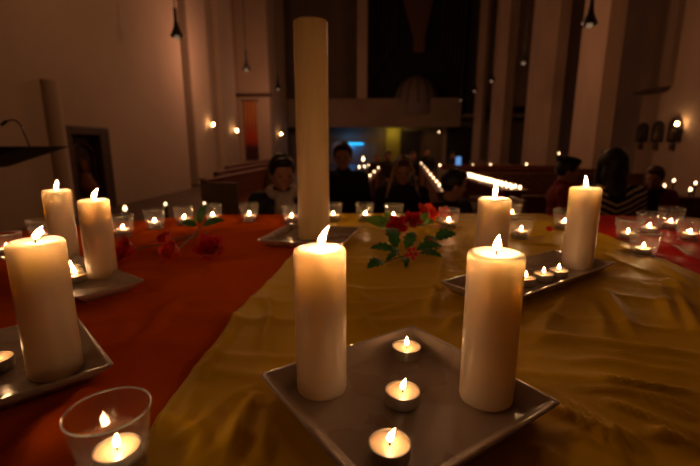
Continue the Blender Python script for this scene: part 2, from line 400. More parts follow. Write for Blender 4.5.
# columns on the right
def column(n, x0, x1, depth, ysplit, base=0.0):
    zc = 145
    d0 = onB(x0, zc, depth)[0]; d1 = onB(x1, zc, depth)[0]; w = d1 - d0
    xs = onB(ysplit, zc, depth - 0.0)[0]
    mb = MB()
    prof = [(d0, depth + 0.35), (d0 + 0.02, depth + 0.25), (xs, depth - 0.12), (d1 - 0.08, depth), (d1, depth + 0.15), (d1, depth + w), (d0, depth + w)]
    vs = [(a, b, z) for z in (0, HC) for a, b in prof]; k = len(prof)
    mb.add(vs, [tuple(range(k))[::-1], tuple(range(k, 2 * k))] + [(i, (i + 1) % k, (i + 1) % k + k, i + k) for i in range(k)])
    struct(n, mb, M['stone'])
    struct(n.replace('column', 'column_base'), MB().box(d0 - 0.08, d1 + 0.08, depth - 0.2, depth + w + 0.08, 0, 0.35), M['stone'], bevel=0.03)
column('column_1', 583, 613, 12.2, 592)
column('column_2', 532, 560, 15.9, 546)
column('column_3', 493, 511, 21.7, 500)
column('column_4', 474, 484, 26.2, 479)
# right wall
rb = onA(636, 145, AR)[1]
struct('wall_right', MB().box(AR, AR + 0.3, -4, rb, 0, HC), M['plaster'])
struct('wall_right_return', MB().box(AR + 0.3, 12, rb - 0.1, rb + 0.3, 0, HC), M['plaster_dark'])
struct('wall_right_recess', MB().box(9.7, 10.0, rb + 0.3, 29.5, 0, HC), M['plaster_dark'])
zz = onA(648, 91, AR)[2]
struct('trim_12', MB().box(AR - 0.16, AR, bb(664, AR), rb, zz, HC), M['plaster_dark'])
struct('trim_13', MB().box(AR - 0.28, AR, bb(661, AR), rb, zz - 0.08, zz), M['wood_dark'])
for i, (xa, xb, yt) in enumerate(((637, 647, 123), (652, 663, 121), (668, 681, 117))):
    A = onA(xa, 142, AR); B = onA(xb, 142, AR); zt_ = onA((xa + xb) / 2, yt, AR)[2]
    h = zt_ - A[2]; w = (A[1] - B[1]) / 2
    t = thing('arched_relief', ['leftmost of three dark arched reliefs on the right wall, the smallest', 'middle one of the three dark arched reliefs on the right wall',
              'dark arched relief on the right wall, next to the glowing wall lamp'][i], 'relief', W(AR, (A[1] + B[1]) / 2, A[2]), -YAW)
    pr = [(-w, 0), (-w, h * 0.62)] + [(-w * math.cos(k * PI / 8), h * 0.62 + h * 0.38 * math.sin(k * PI / 8)) for k in range(1, 8)] + [(w, h * 0.62), (w, 0)]
    k = len(pr)
    MB().add([(x, y, z) for x in (-0.06, -0.005) for y, z in pr], [tuple(range(k)), tuple(range(k, 2 * k))[::-1]] + [(j, (j + 1) % k, (j + 1) % k + k, j + k) for j in range(k)]).obj('panel', M['door_dark'], t, smooth=False)
    MB().ell((-0.07, 0, h * 0.62), (0.03, w * 0.3, w * 0.34)).cap((-0.065, 0, h * 0.12), (-0.065, 0, h * 0.42), w * 0.4, w * 0.3).obj('figure', M['wood_dark'], t)
    MB().box(-0.08, 0, -w * 0.3, w * 0.3, -0.22, -0.05).obj('bracket', M['wood_dark'], t, smooth=False, bevel=0.005)

# banner
bF = bb(271, AL) - 0.08
A = onB(243.5, 105, bF); B = onB(256.5, 105, bF)
zb = onB(252, 160, bF)[2]; ztp = onB(249, 101, bF)[2]
bn = thing('wall_banner', 'tall orange and red printed banner on the left wall between two wall lamps', 'banner', W((A[0] + B[0]) / 2, bF, zb), -YAW - PI / 2)
w = abs(B[0] - A[0]) / 2
g = MB(); n = 24; vs = []
for i in range(n + 1):
    y = -w + 2 * w * i / n; off = 0.03 * math.sin(i * 0.9)
    for z in (0, ztp - zb): vs += [(off, y, z), (off + 0.012, y, z)]
fs = []
for i in range(n):
    k = 4 * i
    fs += [(k, k + 2, k + 6, k + 4), (k + 1, k + 5, k + 7, k + 3)]
fs += [(0, 1, 3, 2), (4 * n, 4 * n + 2, 4 * n + 3, 4 * n + 1)]
g.add(vs, fs).obj('cloth', M['banner'], bn)
MB().tube([(0, -w - 0.1, ztp - zb + 0.03), (0, w + 0.1, ztp - zb + 0.03)], 0.03).obj('rod', M['black'], bn)

# wall lamps
def sconce(x, y, a, label, sgn, power=0):
    p = onA(x, y, a)
    t = thing('wall_lamp', label, 'wall lamp', W(p[0] + sgn * 0.16, p[1], p[2] - 0.12), -YAW, None)
    MB().box(-0.16 * sgn - 0.01, -0.16 * sgn + 0.01, -0.04, 0.04, -0.12, 0.08).obj('wall_plate', M['black'], t, smooth=False)
    am = MB().tube([(-0.15 * sgn, 0, -0.03), (-0.06 * sgn, 0, -0.09), (0, 0, -0.05), (0, 0, 0.03)], 0.012, 8).obj('arm', M['black'], t)
    MB().lathe([(0, 0.02), (0.05, 0.03), (0.06, 0.05), (0, 0.04)], 16).obj('drip_pan', M['black'], am)
    MB().lathe([(0, 0.05), (0.03, 0.06), (0.038, 0.09), (0.028, 0.14), (0, 0.16)], 16).obj('glowing_globe', M['lamp_glow'], am)
    return t
sconce(208.5, 124, AL - 0.1, 'glowing wall lamp on the nearest left pilaster, the highest and brightest of that row', 1)
sconce(233, 130, AL - 0.3, 'glowing wall lamp on the second left pilaster, just before the orange banner', 1)
sconce(278.5, 133.5, AL, 'glowing wall lamp on the far left pilaster, beyond the orange banner', 1)
sconce(683.5, 123, AR, 'bright wall lamp on the right wall beside the three arched reliefs', -1)

# pendants
def pendant(x, y, b, label, s=1.0, bulb=True, power=1.0):
    p = onB(x, y, b)
    t = thing('pendant_lamp', label, 'pendant lamp', W(p[0], p[1], p[2]), -YAW, None)
    MB().tube([(0, 0, 0.6 * s), (0, 0, HC - p[2] - 0.02)], 0.012, 6).obj('cord', M['black'], t)
    sh_ = MB().lathe([(0.13 * s, 0), (0.135 * s, 0.03 * s), (0.1 * s, 0.1 * s), (0.06 * s, 0.2 * s), (0.04 * s, 0.34 * s), (0.035 * s, 0.58 * s), (0, 0.6 * s), ], 20).obj('shade', M['black'], t)
    MB().ell((0, 0, -0.005), (0.055 * s, 0.055 * s, 0.05 * s), 12, 8).obj('bulb', M['bulb'], sh_)
    return t
PND = [(177, 37, 9.5, 'black cone pendant lamp nearest on the left, in front of the white wall'),
       (246.5, 70, 13.8, 'black cone pendant lamp, second of the left row, above the orange banner'),
       (278, 89, 18.5, 'black cone pendant lamp, third of the left row, just left of the tall candle'),
       (589.5, 25, 8.6, 'black cone pendant lamp nearest on the right, in front of the pale column'),
       (523.5, 63, 12.8, 'black cone pendant lamp hanging between the second and third column on the right'),
       (491.5, 81, 16.4, 'small black pendant lamp just left of the third column on the right'),
       (474.5, 91, 19.5, 'small lit pendant lamp at the right end of the organ opening'),
       (460.5, 100, 23.5, 'farthest tiny pendant lamp in front of the gallery parapet')]
for x, y, b, l in PND: pendant(x, y, b, l)

# ------------------------------------------------------------------ unseen fill lights added to brighten the church, plus passage and blue glows
def plight(name, loc, e, r=0.1, col=(1, 0.46, 0.22)):
    l = bpy.data.lights.new(name, 'POINT'); l.energy = e; l.shadow_soft_size = r; l.color = col
    o = bpy.data.objects.new(name, l); COL.objects.link(o); o.location = loc; return o
def spot(name, loc, tgt, e, ang, r=0.2, col=(1, 0.46, 0.22), blend=1.0):
    l = bpy.data.lights.new(name, 'SPOT'); l.energy = e; l.shadow_soft_size = r; l.color = col; l.spot_size = R(ang); l.spot_blend = blend
    o = bpy.data.objects.new(name, l); COL.objects.link(o); o.location = loc
    o.rotation_euler = (Vector(tgt) - Vector(loc)).to_track_quat('-Z', 'Y').to_euler(); return o
plight('nave_fill', W(-2.0, 7.0, 5.0), 28, 0.3, (1, 0.49, 0.2))
plight('left_bay_fill', W(-4.0, 12.5, 3.8), 46, 0.3, (1, 0.46, 0.25))
plight('left_far_bay_fill', W(-4.6, 19.5, 3.6), 34, 0.3, (1, 0.46, 0.24))  # added fill, no fixture: brightens the far left bay and banner
plight('right_nave_fill', W(2.6, 10.6, 4.0), 52, 0.3, (1, 0.46, 0.22))  # added fill, no fixture: brightens the left faces of the columns
plight('right_aisle_fill', W(7.0, 8.0, 3.6), 8, 0.3, (1, 0.46, 0.22))
plight('far_nave_fill', W(0.5, 21.0, 3.6), 22, 0.3, (1, 0.46, 0.24))
plight('gallery_passage_light', W(onB(393, 127, 28.4)[0], 28.6, 2.2), 6, 0.1, (1, 0.75, 0.2))
bl = onB(350, 145, 29.0)
plight('blue_glow', W(bl[0], 29.05, bl[2]), 5.0, 0.05, (0.02, 0.35, 1.0))
M['bluelamp'] = emis('blue_lamp', (0.02, 0.45, 1.0), 1.2)
o = MB().box(-0.9, 0.9, -0.03, 0.03, -0.06, 0.06).obj('blue_light_bar', M['bluelamp'], None, W(bl[0], 29.2, bl[2] + 0.08), -YAW, smooth=False, bevel=0.02)
tag(o, 'blue light bar glowing over the pale door under the gallery', 'lamp')

wd = bpy.data.worlds.new('world'); S.world = wd; wd.use_nodes = True
wd.node_tree.nodes['Background'].inputs[0].default_value = (1.0, 0.5, 0.25, 1)
wd.node_tree.nodes['Background'].inputs[1].default_value = 0.0

# ------------------------------------------------------------------ table, trays
def rect(c, ang, lx, ly): return (Vector((c[0], c[1])), ang, lx / 2, ly / 2)
def from_corners(P, Q, w_side):     # right-hand side of P->Q
    P, Q = Vector(P), Vector(Q); d = (Q - P); L = d.length; d.normalize(); n = Vector((d.y, -d.x))
    return rect((P + Q) / 2 + n * w_side / 2, math.atan2(d.y, d.x), L, w_side)
TR_FRONT = from_corners((-0.107, 0.441), (0.093, 0.577), 0.230)
TR_LEFT = from_corners((-0.451, 0.635), (-0.293, 0.470), 0.23)
TR_REAR = from_corners((-0.421, 0.798), (-0.421 - 0.44 * 0.78, 0.798 + 0.44 * 0.62), -0.115) if False else None
d_ = Vector((-0.8, 0.6)).normalized()
P_ = Vector((-0.415, 0.80)); Q_ = P_ + d_ * 0.46
TR_REAR = from_corners(tuple(Q_), tuple(P_), 0.125)
TR_RIGHT = from_corners((0.177, 0.779), (0.523, 1.029), 0.145)
TR_TALL = rect((-0.115, 1.235), R(-13), 0.25, 0.25)
TRAYS = [TR_FRONT, TR_LEFT, TR_REAR, TR_RIGHT, TR_TALL]

def dist_rect(x, y, t):
    c, a, hx, hy = t; v = Vector((x, y)) - c
    u = v.x * math.cos(a) + v.y * math.sin(a); w = -v.x * math.sin(a) + v.y * math.cos(a)
    dx = abs(u) - hx; dy = abs(w) - hy
    return math.hypot(max(dx, 0), max(dy, 0)) + min(max(dx, dy), 0)

def make_tray(t, z, label, m, rim=0.022, slope=0.016):
    c, a, hx, hy = t
    e = thing('ceramic_tray', label, 'tray', (c.x, c.y, z), a, None)
    def ring(hx, hy, z, r=0.006, k=4):
        out = []
        for sx, sy, a0 in ((1, 1, 0), (-1, 1, 90), (-1, -1, 180), (1, -1, 270)):
            for i in range(k + 1):
                t_ = R(a0 + 90 * i / k); out.append((sx * (hx - r) + r * math.cos(t_), sy * (hy - r) + r * math.sin(t_), z))
        return out
    # dish: from centre underside out and back to the inner floor
    lv = [ring(hx - slope - 0.004, hy - slope - 0.004, 0.0), ring(hx - 0.002, hy - 0.002, rim - 0.004), ring(hx, hy, rim - 0.001), ring(hx - 0.001, hy - 0.001, rim),
          ring(hx - 0.005, hy - 0.005, rim), ring(hx - 0.0065, hy - 0.0065, rim - 0.0015), ring(hx - slope - 0.004, hy - slope - 0.004, 0.0065, 0.008), ring(hx - slope - 0.008, hy - slope - 0.008, 0.005, 0.01)]
    k = len(lv[0]); vs = [v for r_ in lv for v in r_]; fs = [tuple(range(k))[::-1], tuple(range((len(lv) - 1) * k, len(lv) * k))]
    for i in range(len(lv) - 1):
        for j in range(k): fs.append((i * k + j, i * k + (j + 1) % k, (i + 1) * k + (j + 1) % k, (i + 1) * k + j))
    mb = MB().add(vs, fs)
    mb.obj('dish', m, e, angle=50)
    return e
ZC = {'y': T + 0.0005, 'o': T - 0.0035, 'r': T - 0.0035}
make_tray(TR_FRONT, ZC['y'], 'large square grey tray at the front with two tall lit candles and three tealights', M['tray'])
make_tray(TR_LEFT, ZC['o'], 'square grey tray at the left edge with one thick candle and a tealight', M['tray'])
make_tray(TR_REAR, ZC['o'], 'pale narrow tray under the two lit candles at the left rear', M['tray_pale'])
make_tray(TR_RIGHT, ZC['y'], 'long narrow grey tray on the right with two candles at its ends', M['tray'], 0.022, 0.012)
make_tray(TR_TALL, ZC['y'], 'square grey tray under the very tall unlit candle', M['tray'])

# ------------------------------------------------------------------ candles
def flame_mesh(h, w, lean=(0, 0), n=14):
    prof = [(0, 0), (w * 0.28, h * 0.04), (w * 0.44, h * 0.14), (w * 0.5, h * 0.27), (w * 0.44, h * 0.45), (w * 0.3, h * 0.65), (w * 0.15, h * 0.84), (0, h)]
    def L(v):
        t = v.z / h; return Vector((v.x + lean[0] * t * t, v.y + lean[1] * t * t, v.z))
    return MB().lathe(prof, n, lean=L)
def pillar(x, y, z, r, h, label, lean=(0, 0), lit=True, m=None, fh=0.021, name='pillar_candle', tilt=0):
    t = thing(name, label, 'candle', (x, y, z), 0, None)
    b = 0.006
    prof = [(0, 0), (r - 0.004, 0), (r - 0.001, 0.001), (r, 0.004)]
    nz_ = 12
    prof += [(r, 0.004 + (h - 0.004 - b) * i / nz_) for i in range(1, nz_ + 1)]
    prof += [(r - b * 0.08, h - b * 0.6), (r - b * 0.3, h - b * 0.25), (r - b * 0.75, h - b * 0.03), (r - b * 1.3, h - 0.0002)]
    if lit: prof += [(r * 0.64, h - 0.0025), (r * 0.58, h - 0.0045), (0, h - 0.0048)]
    else: prof += [(r * 0.5, h - 0.001), (0, h - 0.001)]
    MB().lathe(prof, 64).obj('wax_body', m or M['wax'], t, angle=60)
    if lit:
        zz0 = h - 0.0045
        MB().lathe([(0, h - 0.0046), (r * 0.575, h - 0.0043), (r * 0.57, h - 0.0038), (0, h - 0.0038)], 40).obj('melted_wax_pool', M['pool'], t)
    else: zz0 = h - 0.001
    k = 0.2
    wk = MB().tube([(0, 0, zz0 - 0.003), (0, 0, zz0 + 0.004), (lean[0] * k, lean[1] * k, zz0 + 0.009)], 0.0011, 6).obj('wick', M['wick'], t)
    if lit:
        f = flame_mesh(fh, 0.0078, lean).obj('flame', M['flame'], wk, (lean[0] * k * 0.8, lean[1] * k * 0.8, zz0 + 0.0065))
    return t
M['pool'] = mat('melted_wax', (0.92, 0.85, 0.7), 0.12, sss=(1.0, (1.0, 0.6, 0.3), 0.01), spec=0.6)
ZT = 0.0055
pillar(-0.033, 0.438, ZC['y'] + ZT, 0.0288, 0.170, 'tall ivory candle on the front tray, left of its tealights, flame leaning right', (0.009, 0), fh=0.022)
pillar(0.153, 0.419, ZC['y'] + ZT, 0.0292, 0.170, 'tall ivory candle on the front tray, right of its tealights', (0.0015, 0), fh=0.016)
pillar(-0.376, 0.482, ZC['o'] + ZT, 0.0300, 0.172, 'thick ivory candle on the left-edge tray, partly burned', (0.010, 0), fh=0.015)
pillar(-0.717, 1.010, ZC['o'] + ZT, 0.0300, 0.176, 'ivory candle at the far end of the left rear tray, the farther of its two', (0.006, 0), fh=0.021)
pillar(-0.545, 0.874, ZC['o'] + ZT, 0.0300, 0.170, 'ivory candle at the near corner of the left rear tray', (0.012, 0), fh=0.022)
pillar(0.281, 0.800, ZC['y'] + ZT, 0.0310, 0.179, 'ivory candle at the left end of the long right tray, behind the front candle', (0.0, 0), fh=0.030)
pillar(0.531, 0.932, ZC['y'] + ZT, 0.0330, 0.186, 'ivory candle at the right end of the long right tray', (-0.004, 0), fh=0.024)
# tall one
tt = pillar(-0.110, 1.246, ZC['y'] + ZT, 0.0475, 0.616, 'very tall thick unlit candle standing alone on its tray at the back of the table', (0.0, 0), False, M['wax_old'], name='altar_candle')

# tealights
def tealight_proto(label, loc, lean=(0.003, 0), fh=0.013, name='tealight', fm='flame_small'):
    t = thing(name, label, 'tealight', loc, random.uniform(0, 0.2), None)
    r = 0.019
    MB().lathe([(0, 0), (r - 0.0015, 0), (r - 0.0005, 0.001), (r, 0.003), (r, 0.0145), (r + 0.0006, 0.015), (r + 0.0006, 0.0155), (r - 0.0006, 0.0155), (r - 0.0006, 0.013), (0, 0.0012)], 40).obj('metal_cup', M['tin'], t)
    MB().lathe([(0, 0.0014), (r - 0.0008, 0.0125), (r - 0.0008, 0.0135), (r * 0.8, 0.0128), (0, 0.0124)], 40).obj('wax', M['wax_tea'], t)
    wk = MB().tube([(0, 0, 0.012), (0, 0, 0.0165), (lean[0] * .3, lean[1] * .3, 0.019)], 0.0009, 6).obj('wick', M['wick'], t)
    flame_mesh(fh, 0.0062, lean, 10).obj('flame', M[fm], wk, (0, 0, 0.0165))
    return t
def tea(x, y, z, label, lean=(0.003, 0), fh=0.013): return tealight_proto(label, (x, y, z), lean, fh)
zf = ZC['y'] + ZT
tea(0.076, 0.512, zf, 'small tealight on the front tray, the farthest of its row', (0, 0))
tea(0.058, 0.410, zf, 'small tealight in the middle of the front tray', (0.003, 0))
tea(0.036, 0.328, zf, 'small tealight on the front tray, the nearest of its row', (0.005, 0))
tea(0.451, 0.858, zf, 'small tealight on the long right tray, next to its right candle', (0, 0))
tea(0.407, 0.833, zf, 'small tealight on the long right tray, second from its right candle', (0, 0))
tea(0.358, 0.806, zf, 'small tealight on the long right tray, half hidden behind the front candle', (0, 0))
zo = ZC['o'] + ZT
tea(-0.630, 0.898, zo, 'small tealight on the pale left rear tray, farthest of three between its candles', (0, 0))
tea(-0.605, 0.868, zo, 'small tealight on the pale left rear tray, middle of three between its candles', (0, 0))
tea(-0.580, 0.838, zo, 'small tealight on the pale left rear tray, nearest of three between its candles', (0, 0))
tea(-0.456, 0.487, zo, 'small tealight at the left edge beside the thick candle', (0.002, 0))

# glass cups
def cup_mesh(s=1.0):
    return MB().lathe([(0, 0), (0.024 * s, 0), (0.0265 * s, 0.001), (0.0275 * s, 0.004), (0.0305 * s, 0.02), (0.0365 * s, 0.0655 * s), (0.0368 * s, 0.067 * s), (0.0360 * s, 0.068 * s), (0.0350 * s, 0.067 * s), (0.0345 * s, 0.065 * s),
                       (0.0285 * s, 0.02), (0.0255 * s, 0.0095), (0.022 * s, 0.0082), (0, 0.008)], 48)
CUPS = [  # rim centre pixel, cloth, label of the cup, label of the light in it
 (5, 233, 'o', 'clear glass votive cup at the far left edge of the orange cloth', 0.95),
 (40, 220, 'o', 'clear glass votive cup left behind the rear left candle', 1),
 (121, 215.5, 'o', 'clear glass votive cup right beside the left rear candles', 1),
 (154, 209.5, 'o', 'clear glass votive cup second along the back edge from the left rear candles', 1),
 (183, 206.5, 'o', 'clear glass votive cup just left of the rose leaves at the back edge', 1),
 (212, 204.5, 'o', 'clear glass votive cup behind the upright rose leaf', 1),
 (249, 204.0, 'o', 'clear glass votive cup alone between the rose leaf and the tall candle', 1),
 (291, 205.5, 'o', 'clear glass votive cup half hidden behind the left side of the tall candle', 1),
 (333, 204.5, 'y', 'clear glass votive cup peeking out at the right side of the tall candle', 1),
 (365, 204.5, 'y', 'clear glass votive cup behind the pale leaves of the bouquet', 1),
 (394, 205.5, 'y', 'clear glass votive cup behind the left rose of the bouquet', 1),
 (449, 210, 'y', 'clear glass votive cup at the right end of the bouquet', 1),
 (513, 205, 'y', 'clear glass votive cup behind the right side of the rear right candle', 0.9),
 (522, 218, 'y', 'clear glass votive cup alone between the two candles of the right tray', 1),
 (565, 211, 'y', 'clear glass votive cup half hidden behind the candle at the right tray end', 1),
 (630, 219, 'r', 'leftmost clear glass votive cup on the red cloth', 1),
 (646, 231.5, 'r', 'nearest clear glass votive cup on the red cloth, in front of its cluster', 1.0),
 (651, 213, 'r', 'clear glass votive cup in the middle of the cluster on the red cloth', 1.05),
 (672, 208, 'r', 'farthest clear glass votive cup on the red cloth, at the back of its cluster', 1.1),
 (691, 219, 'r', 'rightmost clear glass votive cup on the red cloth', 1),
]
CUPPOS = []
for x, y, c, l, s in CUPS:
    p = tab(x, y, 0.067 * s - 0.003); CUPPOS.append((p[0], p[1], c, l, s))
CUPPOS.append((-0.211, 0.321, 'o', 'large clear glass votive cup at the front left, nearest of all', 0.94))
cm = None
for i, (px, py, c, l, s) in enumerate(CUPPOS):
    z = ZC[c]
    o = cup_mesh(s).obj('glass_cup', M['glass'], None, (px, py, z), random.uniform(0, 3), angle=60)
    tag(o, l, 'glass cup')
    rz_ = [(0.0361 * s + 0.0010 * math.cos(a), 0.0670 * s + 0.0010 * math.sin(a)) for a in [2 * PI * q_ / 8 for q_ in range(9)]]
    MB().lathe(rz_, 48).obj('rim', M['glass_rim'], o, angle=90)
    rz_ = [(0.0255 * s + 0.0016 * math.cos(a), 0.0032 + 0.002 * math.sin(a)) for a in [2 * PI * q_ / 8 for q_ in range(9)]]
    MB().lathe(rz_, 40).obj('thick_foot', M['glass_rim'], o, angle=90)
    fh = 0.013
    tealight_proto('tealight burning inside ' + l.replace('clear glass votive cup', 'the cup').replace('large the', 'the large').replace('leftmost the', 'the leftmost').replace('rightmost the', 'the rightmost').replace('nearest the', 'the nearest').replace('farthest the', 'the farthest'),
                   (px + random.uniform(-.003, .003), py + random.uniform(-.003, .003), z + 0.0086), (0.001, 0), fh, fm='flame_cup' if py > .5 else 'flame_near')

# ------------------------------------------------------------------ cloths
def folds(L):
    out = []
    for pts, amp, wd_ in L:
        out.append(([Vector(tab(*p)) for p in pts], amp * 1.3, wd_ * .8))
    return out
YF = folds([
 ([(236, 306), (232, 325), (222, 345), (205, 370), (188, 398)], 7, .010), ([(262, 292), (272, 312), (266, 335), (262, 360)], 5, .012),
 ([(264, 384), (246, 415), (225, 466)], 8, .010), ([(270, 396), (264, 430), (264, 466)], 5, .008), ([(228, 399), (250, 391), (266, 387)], 5, .007),
 ([(200, 385), (190, 405), (186, 425)], 5, .007), ([(215, 400), (205, 430), (195, 466)], 4, .008), ([(175, 440), (195, 432), (215, 420)], 4, .007), ([(240, 420), (222, 446), (205, 466)], 4, .006),
 ([(544, 404), (575, 420), (600, 436), (636, 466)], 10.2, .007), ([(560, 398), (590, 418), (625, 440), (650, 460)], 6.0, .006), ([(520, 440), (545, 455), (560, 466)], 6.8, .007),
 ([(500, 446), (520, 466)], 4, .006), ([(590, 376), (622, 384), (660, 391), (700, 395)], 5.5, .007), ([(570, 390), (620, 392), (660, 400), (700, 412)], 3, .006),
 ([(600, 400), (640, 415), (700, 440)], 5, .007), ([(640, 395), (665, 408), (700, 425)], 4.5, .006), ([(650, 430), (680, 445), (700, 456)], 6.8, .007),
 ([(530, 345), (560, 338), (600, 342), (650, 352), (700, 356)], 5, .014), ([(560, 362), (610, 362), (660, 372), (700, 376)], 4, .010), ([(600, 352), (650, 360), (700, 366)], 3, .008),
 ([(604, 290), (612, 302), (622, 316), (636, 340)], 6, .014), ([(656, 284), (661, 294), (667, 308), (676, 330)], 6, .014), ([(595, 250), (618, 262), (640, 270), (658, 276)], 3.5, .014),
 ([(662, 280), (676, 284), (684, 296)], 5, .012), ([(600, 240), (640, 256), (670, 272), (700, 292)], 6, .014), ([(676, 292), (690, 316), (700, 338)], 6, .012),
 ([(572, 290), (560, 308), (548, 322), (540, 345)], 6, .016), ([(590, 300), (600, 320), (606, 340)], 4, .014), ([(452, 243), (460, 258), (470, 272), (476, 280)], 7, .012),
 ([(444, 252), (438, 280), (432, 300), (426, 330)], 7, .012), ([(470, 235), (466, 250)], 4, .01), ([(468, 312), (452, 322), (446, 334)], 5, .010),
 ([(345, 285), (360, 296), (378, 306)], 4, .012), ([(350, 305), (366, 322), (372, 336)], 4, .012), ([(350, 262), (380, 268), (412, 262)], 3, .014), ([(360, 318), (400, 308), (428, 300)], 3, .012),
 ([(480, 230), (520, 236), (560, 232)], 4, .012), ([(520, 244), (560, 246)], 4, .010), ([(340, 232), (362, 228), (398, 231)], 3, .012),
])
OF = folds([
 ([(182, 296), (165, 312), (150, 330), (128, 350)], 6, .016), ([(105, 372), (70, 410), (40, 440), (15, 466)], 11, .016), ([(60, 416), (30, 440), (0, 460)], 10.2, .010),
 ([(205, 262), (225, 285), (232, 300)], 5, .02), ([(170, 270), (200, 268), (240, 262), (280, 262)], 4, .018), ([(0, 296), (40, 300), (66, 306)], 5, .014),
 ([(110, 300), (125, 320), (120, 345)], 4, .02), ([(110, 236), (150, 232), (190, 236), (230, 228)], 6, .018), ([(120, 226), (170, 224), (200, 226)], 5, .012), ([(220, 218), (260, 222), (285, 220)], 5, .014),
 ([(0, 252), (20, 256), (45, 258)], 6, .014), ([(0, 244), (20, 243), (40, 240)], 4, .012), ([(0, 268), (30, 272)], 5, .012), ([(210, 240), (250, 246), (290, 244)], 4, .014), ([(130, 262), (160, 266), (190, 262)], 3, .016),
])
RF = folds([([(606, 236), (640, 250), (680, 268)], 5, .012), ([(660, 240), (680, 252), (700, 262)], 6, .012), ([(600, 222), (620, 228), (612, 232)], 4, .01), ([(670, 236), (700, 246)], 5, .01), ([(640, 262), (670, 276)], 4, .01)])
def foldh(x, y, L):
    h = 0; p = Vector((x, y))
    for pts, amp, wd_ in L:
        best = 1e9; n = len(pts) - 1; bt = 0
        for i in range(n):
            a, b = pts[i], pts[i + 1]; ab = b - a; t = max(0, min(1, (p - a).dot(ab) / ab.length_squared))
            d = (p - (a + ab * t)).length
            if d < best: best = d; bt = (i + t) / n
        if best < 4 * wd_:
            e = min(1, 4 * bt + .15, 4 * (1 - bt) + .15)
            q_ = best / wd_
            h += (amp * .001 * e * math.exp(-q_ ** 1.6)) ** 2
    return math.sqrt(h)
def edgeY(x):                       # back edge of the table
    if x < -0.55: u = (x + 0.55) / -1.0; return 1.74 - 0.62 * min(u, 1.0) ** 1.15 if u < 1 else 1.12
    if x > 1.0: return 1.74 - 0.35 * (x - 1.0) ** 1.3
    return 1.74
def flat(x, y):
    m = 1.0
    for t in TRAYS:
        d = dist_rect(x, y, t); m = min(m, max(0.0, min(1.0, (d + 0.002) / 0.02)))
    for px, py, c, l, s in CUPPOS:
        d = math.hypot(x - px, y - py) - 0.03; m = min(m, max(0.0, min(1.0, d / 0.02)))
    return m
def cloth(name, xl, xr, y0, step, base, FLD, wamp, wdir, seed, m, label, cat='cloth', hang=0.35, fade=None):
    vs = []; fs = []; ny = int((1.74 - y0 + hang) / step); nx = int(max(1, (xr(0) - xl(0)) / step))
    for j in range(ny + 1):
        s_ = y0 + j * step
        for i in range(nx + 1):
            yq = min(s_, 1.74)
            xa, xb = xl(yq), xr(yq); x = xa + (xb - xa) * i / nx
            ye = edgeY(x)
            s2 = y0 + (s_ - y0) * ((ye - y0) / (1.74 - y0)) if s_ <= 1.74 else ye + (s_ - 1.74)
            if s2 <= ye:
                y = s2
                c, s = math.cos(wdir), math.sin(wdir)
                u = x * c + y * s; v = -x * s + y * c
                w1 = noise.noise(Vector((x * 3 + seed, y * 3, 0.3)))
                n1 = 1 - abs(noise.noise(Vector((u * 2.2 + w1 * .8, v * 10 + w1, seed)))) * 2
                n2 = 1 - abs(noise.noise(Vector((u * 5 + seed, v * 22 + w1 * 2, seed + 3)))) * 2
                n3 = noise.noise(Vector((x * 6, y * 6, seed + 9)))
                n4 = 1 - abs(noise.noise(Vector((x * 9 + w1 * 2 + 5, y * 4 + w1, seed + 5)))) * 2
                mask = 0.5 + 0.5 * noise.noise(Vector((x * 2.5, y * 2.5, seed + 20)))
                h = wamp * (max(0, n1) ** 3 * 1.0 + max(0, n2) ** 3 * 0.35 * mask + n3 * 0.25 + max(0, n4) ** 3 * .6 * mask)
                h = max(h, -0.0005)
                h = (h * 0.6 + foldh(x, y, FLD)) * flat(x, y)
                h *= 1 if y < ye - .03 else max(0, (ye - y) / .03)
                if fade: h *= max(0.0, min(1.0, fade(x, y) / 0.02))
                vs.append((x, y, base + h))
            else:
                d = s2 - ye; r = 0.02
                if d < r * PI / 2: a = d / r; vs.append((x, ye + r * math.sin(a), base - r * (1 - math.cos(a))))
                else:
                    q_ = d - r * PI / 2; wv = math.sin(x * 38 + seed) * 0.016 * min(1, q_ / .15)
                    vs.append((x, ye + r + 0.016 * min(1, q_ / .15) + wv, base - r - q_))
    for j in range(ny):
        for i in range(nx):
            k = j * (nx + 1) + i; fs.append((k, k + 1, k + nx + 2, k + nx + 1))
    me = bpy.data.meshes.new(name); me.from_pydata(vs, [], fs); me.update()
    for p in me.polygons: p.use_smooth = True
    o = link(name, me, m); tag(o, label, cat)
    so = o.modifiers.new('thickness', 'SOLIDIFY'); so.thickness = 0.0012; so.offset = -1
    return o
def lerp_pts(P, off=0.0):
    P = sorted(P)
    def f(y):
        if y <= P[0][0]: return P[0][1] + off
        for (a, b), (c, d) in zip(P, P[1:]):
            if y <= c: return b + (d - b) * (y - a) / (c - a) + off
        return P[-1][1] + off
    return f
bl_ = [(-0.2, -0.19)] + [(tab(*p)[1], tab(*p)[0]) for p in ((146, 438), (168, 402), (200, 362), (225, 332), (240, 308), (262, 288))] + [(1.09, -0.150), (1.4, -0.10), (1.74, -0.10)]
br_ = [(-0.2, 0.80)] + [(tab(*p)[1], tab(*p)[0]) for p in ((700, 276), (656, 257), (621, 241), (597, 232))] + [(1.74, 0.82)]
cloth('orange_tablecloth', lambda y: -1.5, lerp_pts(bl_, 0.06), -0.15, 0.009, T - 0.004, OF, 0.008, R(20), 2.0, M['orange'], 'matt orange-red cloth covering the left part of the table', 'tablecloth', fade=lambda x, y: lerp_pts(bl_)(y) - x)
cloth('yellow_tablecloth', lerp_pts(bl_), lerp_pts(br_), -0.15, 0.0065, T, YF, 0.0065, R(-18), 5.0, M['yellow'], 'mustard yellow satin cloth down the middle of the table', 'tablecloth')
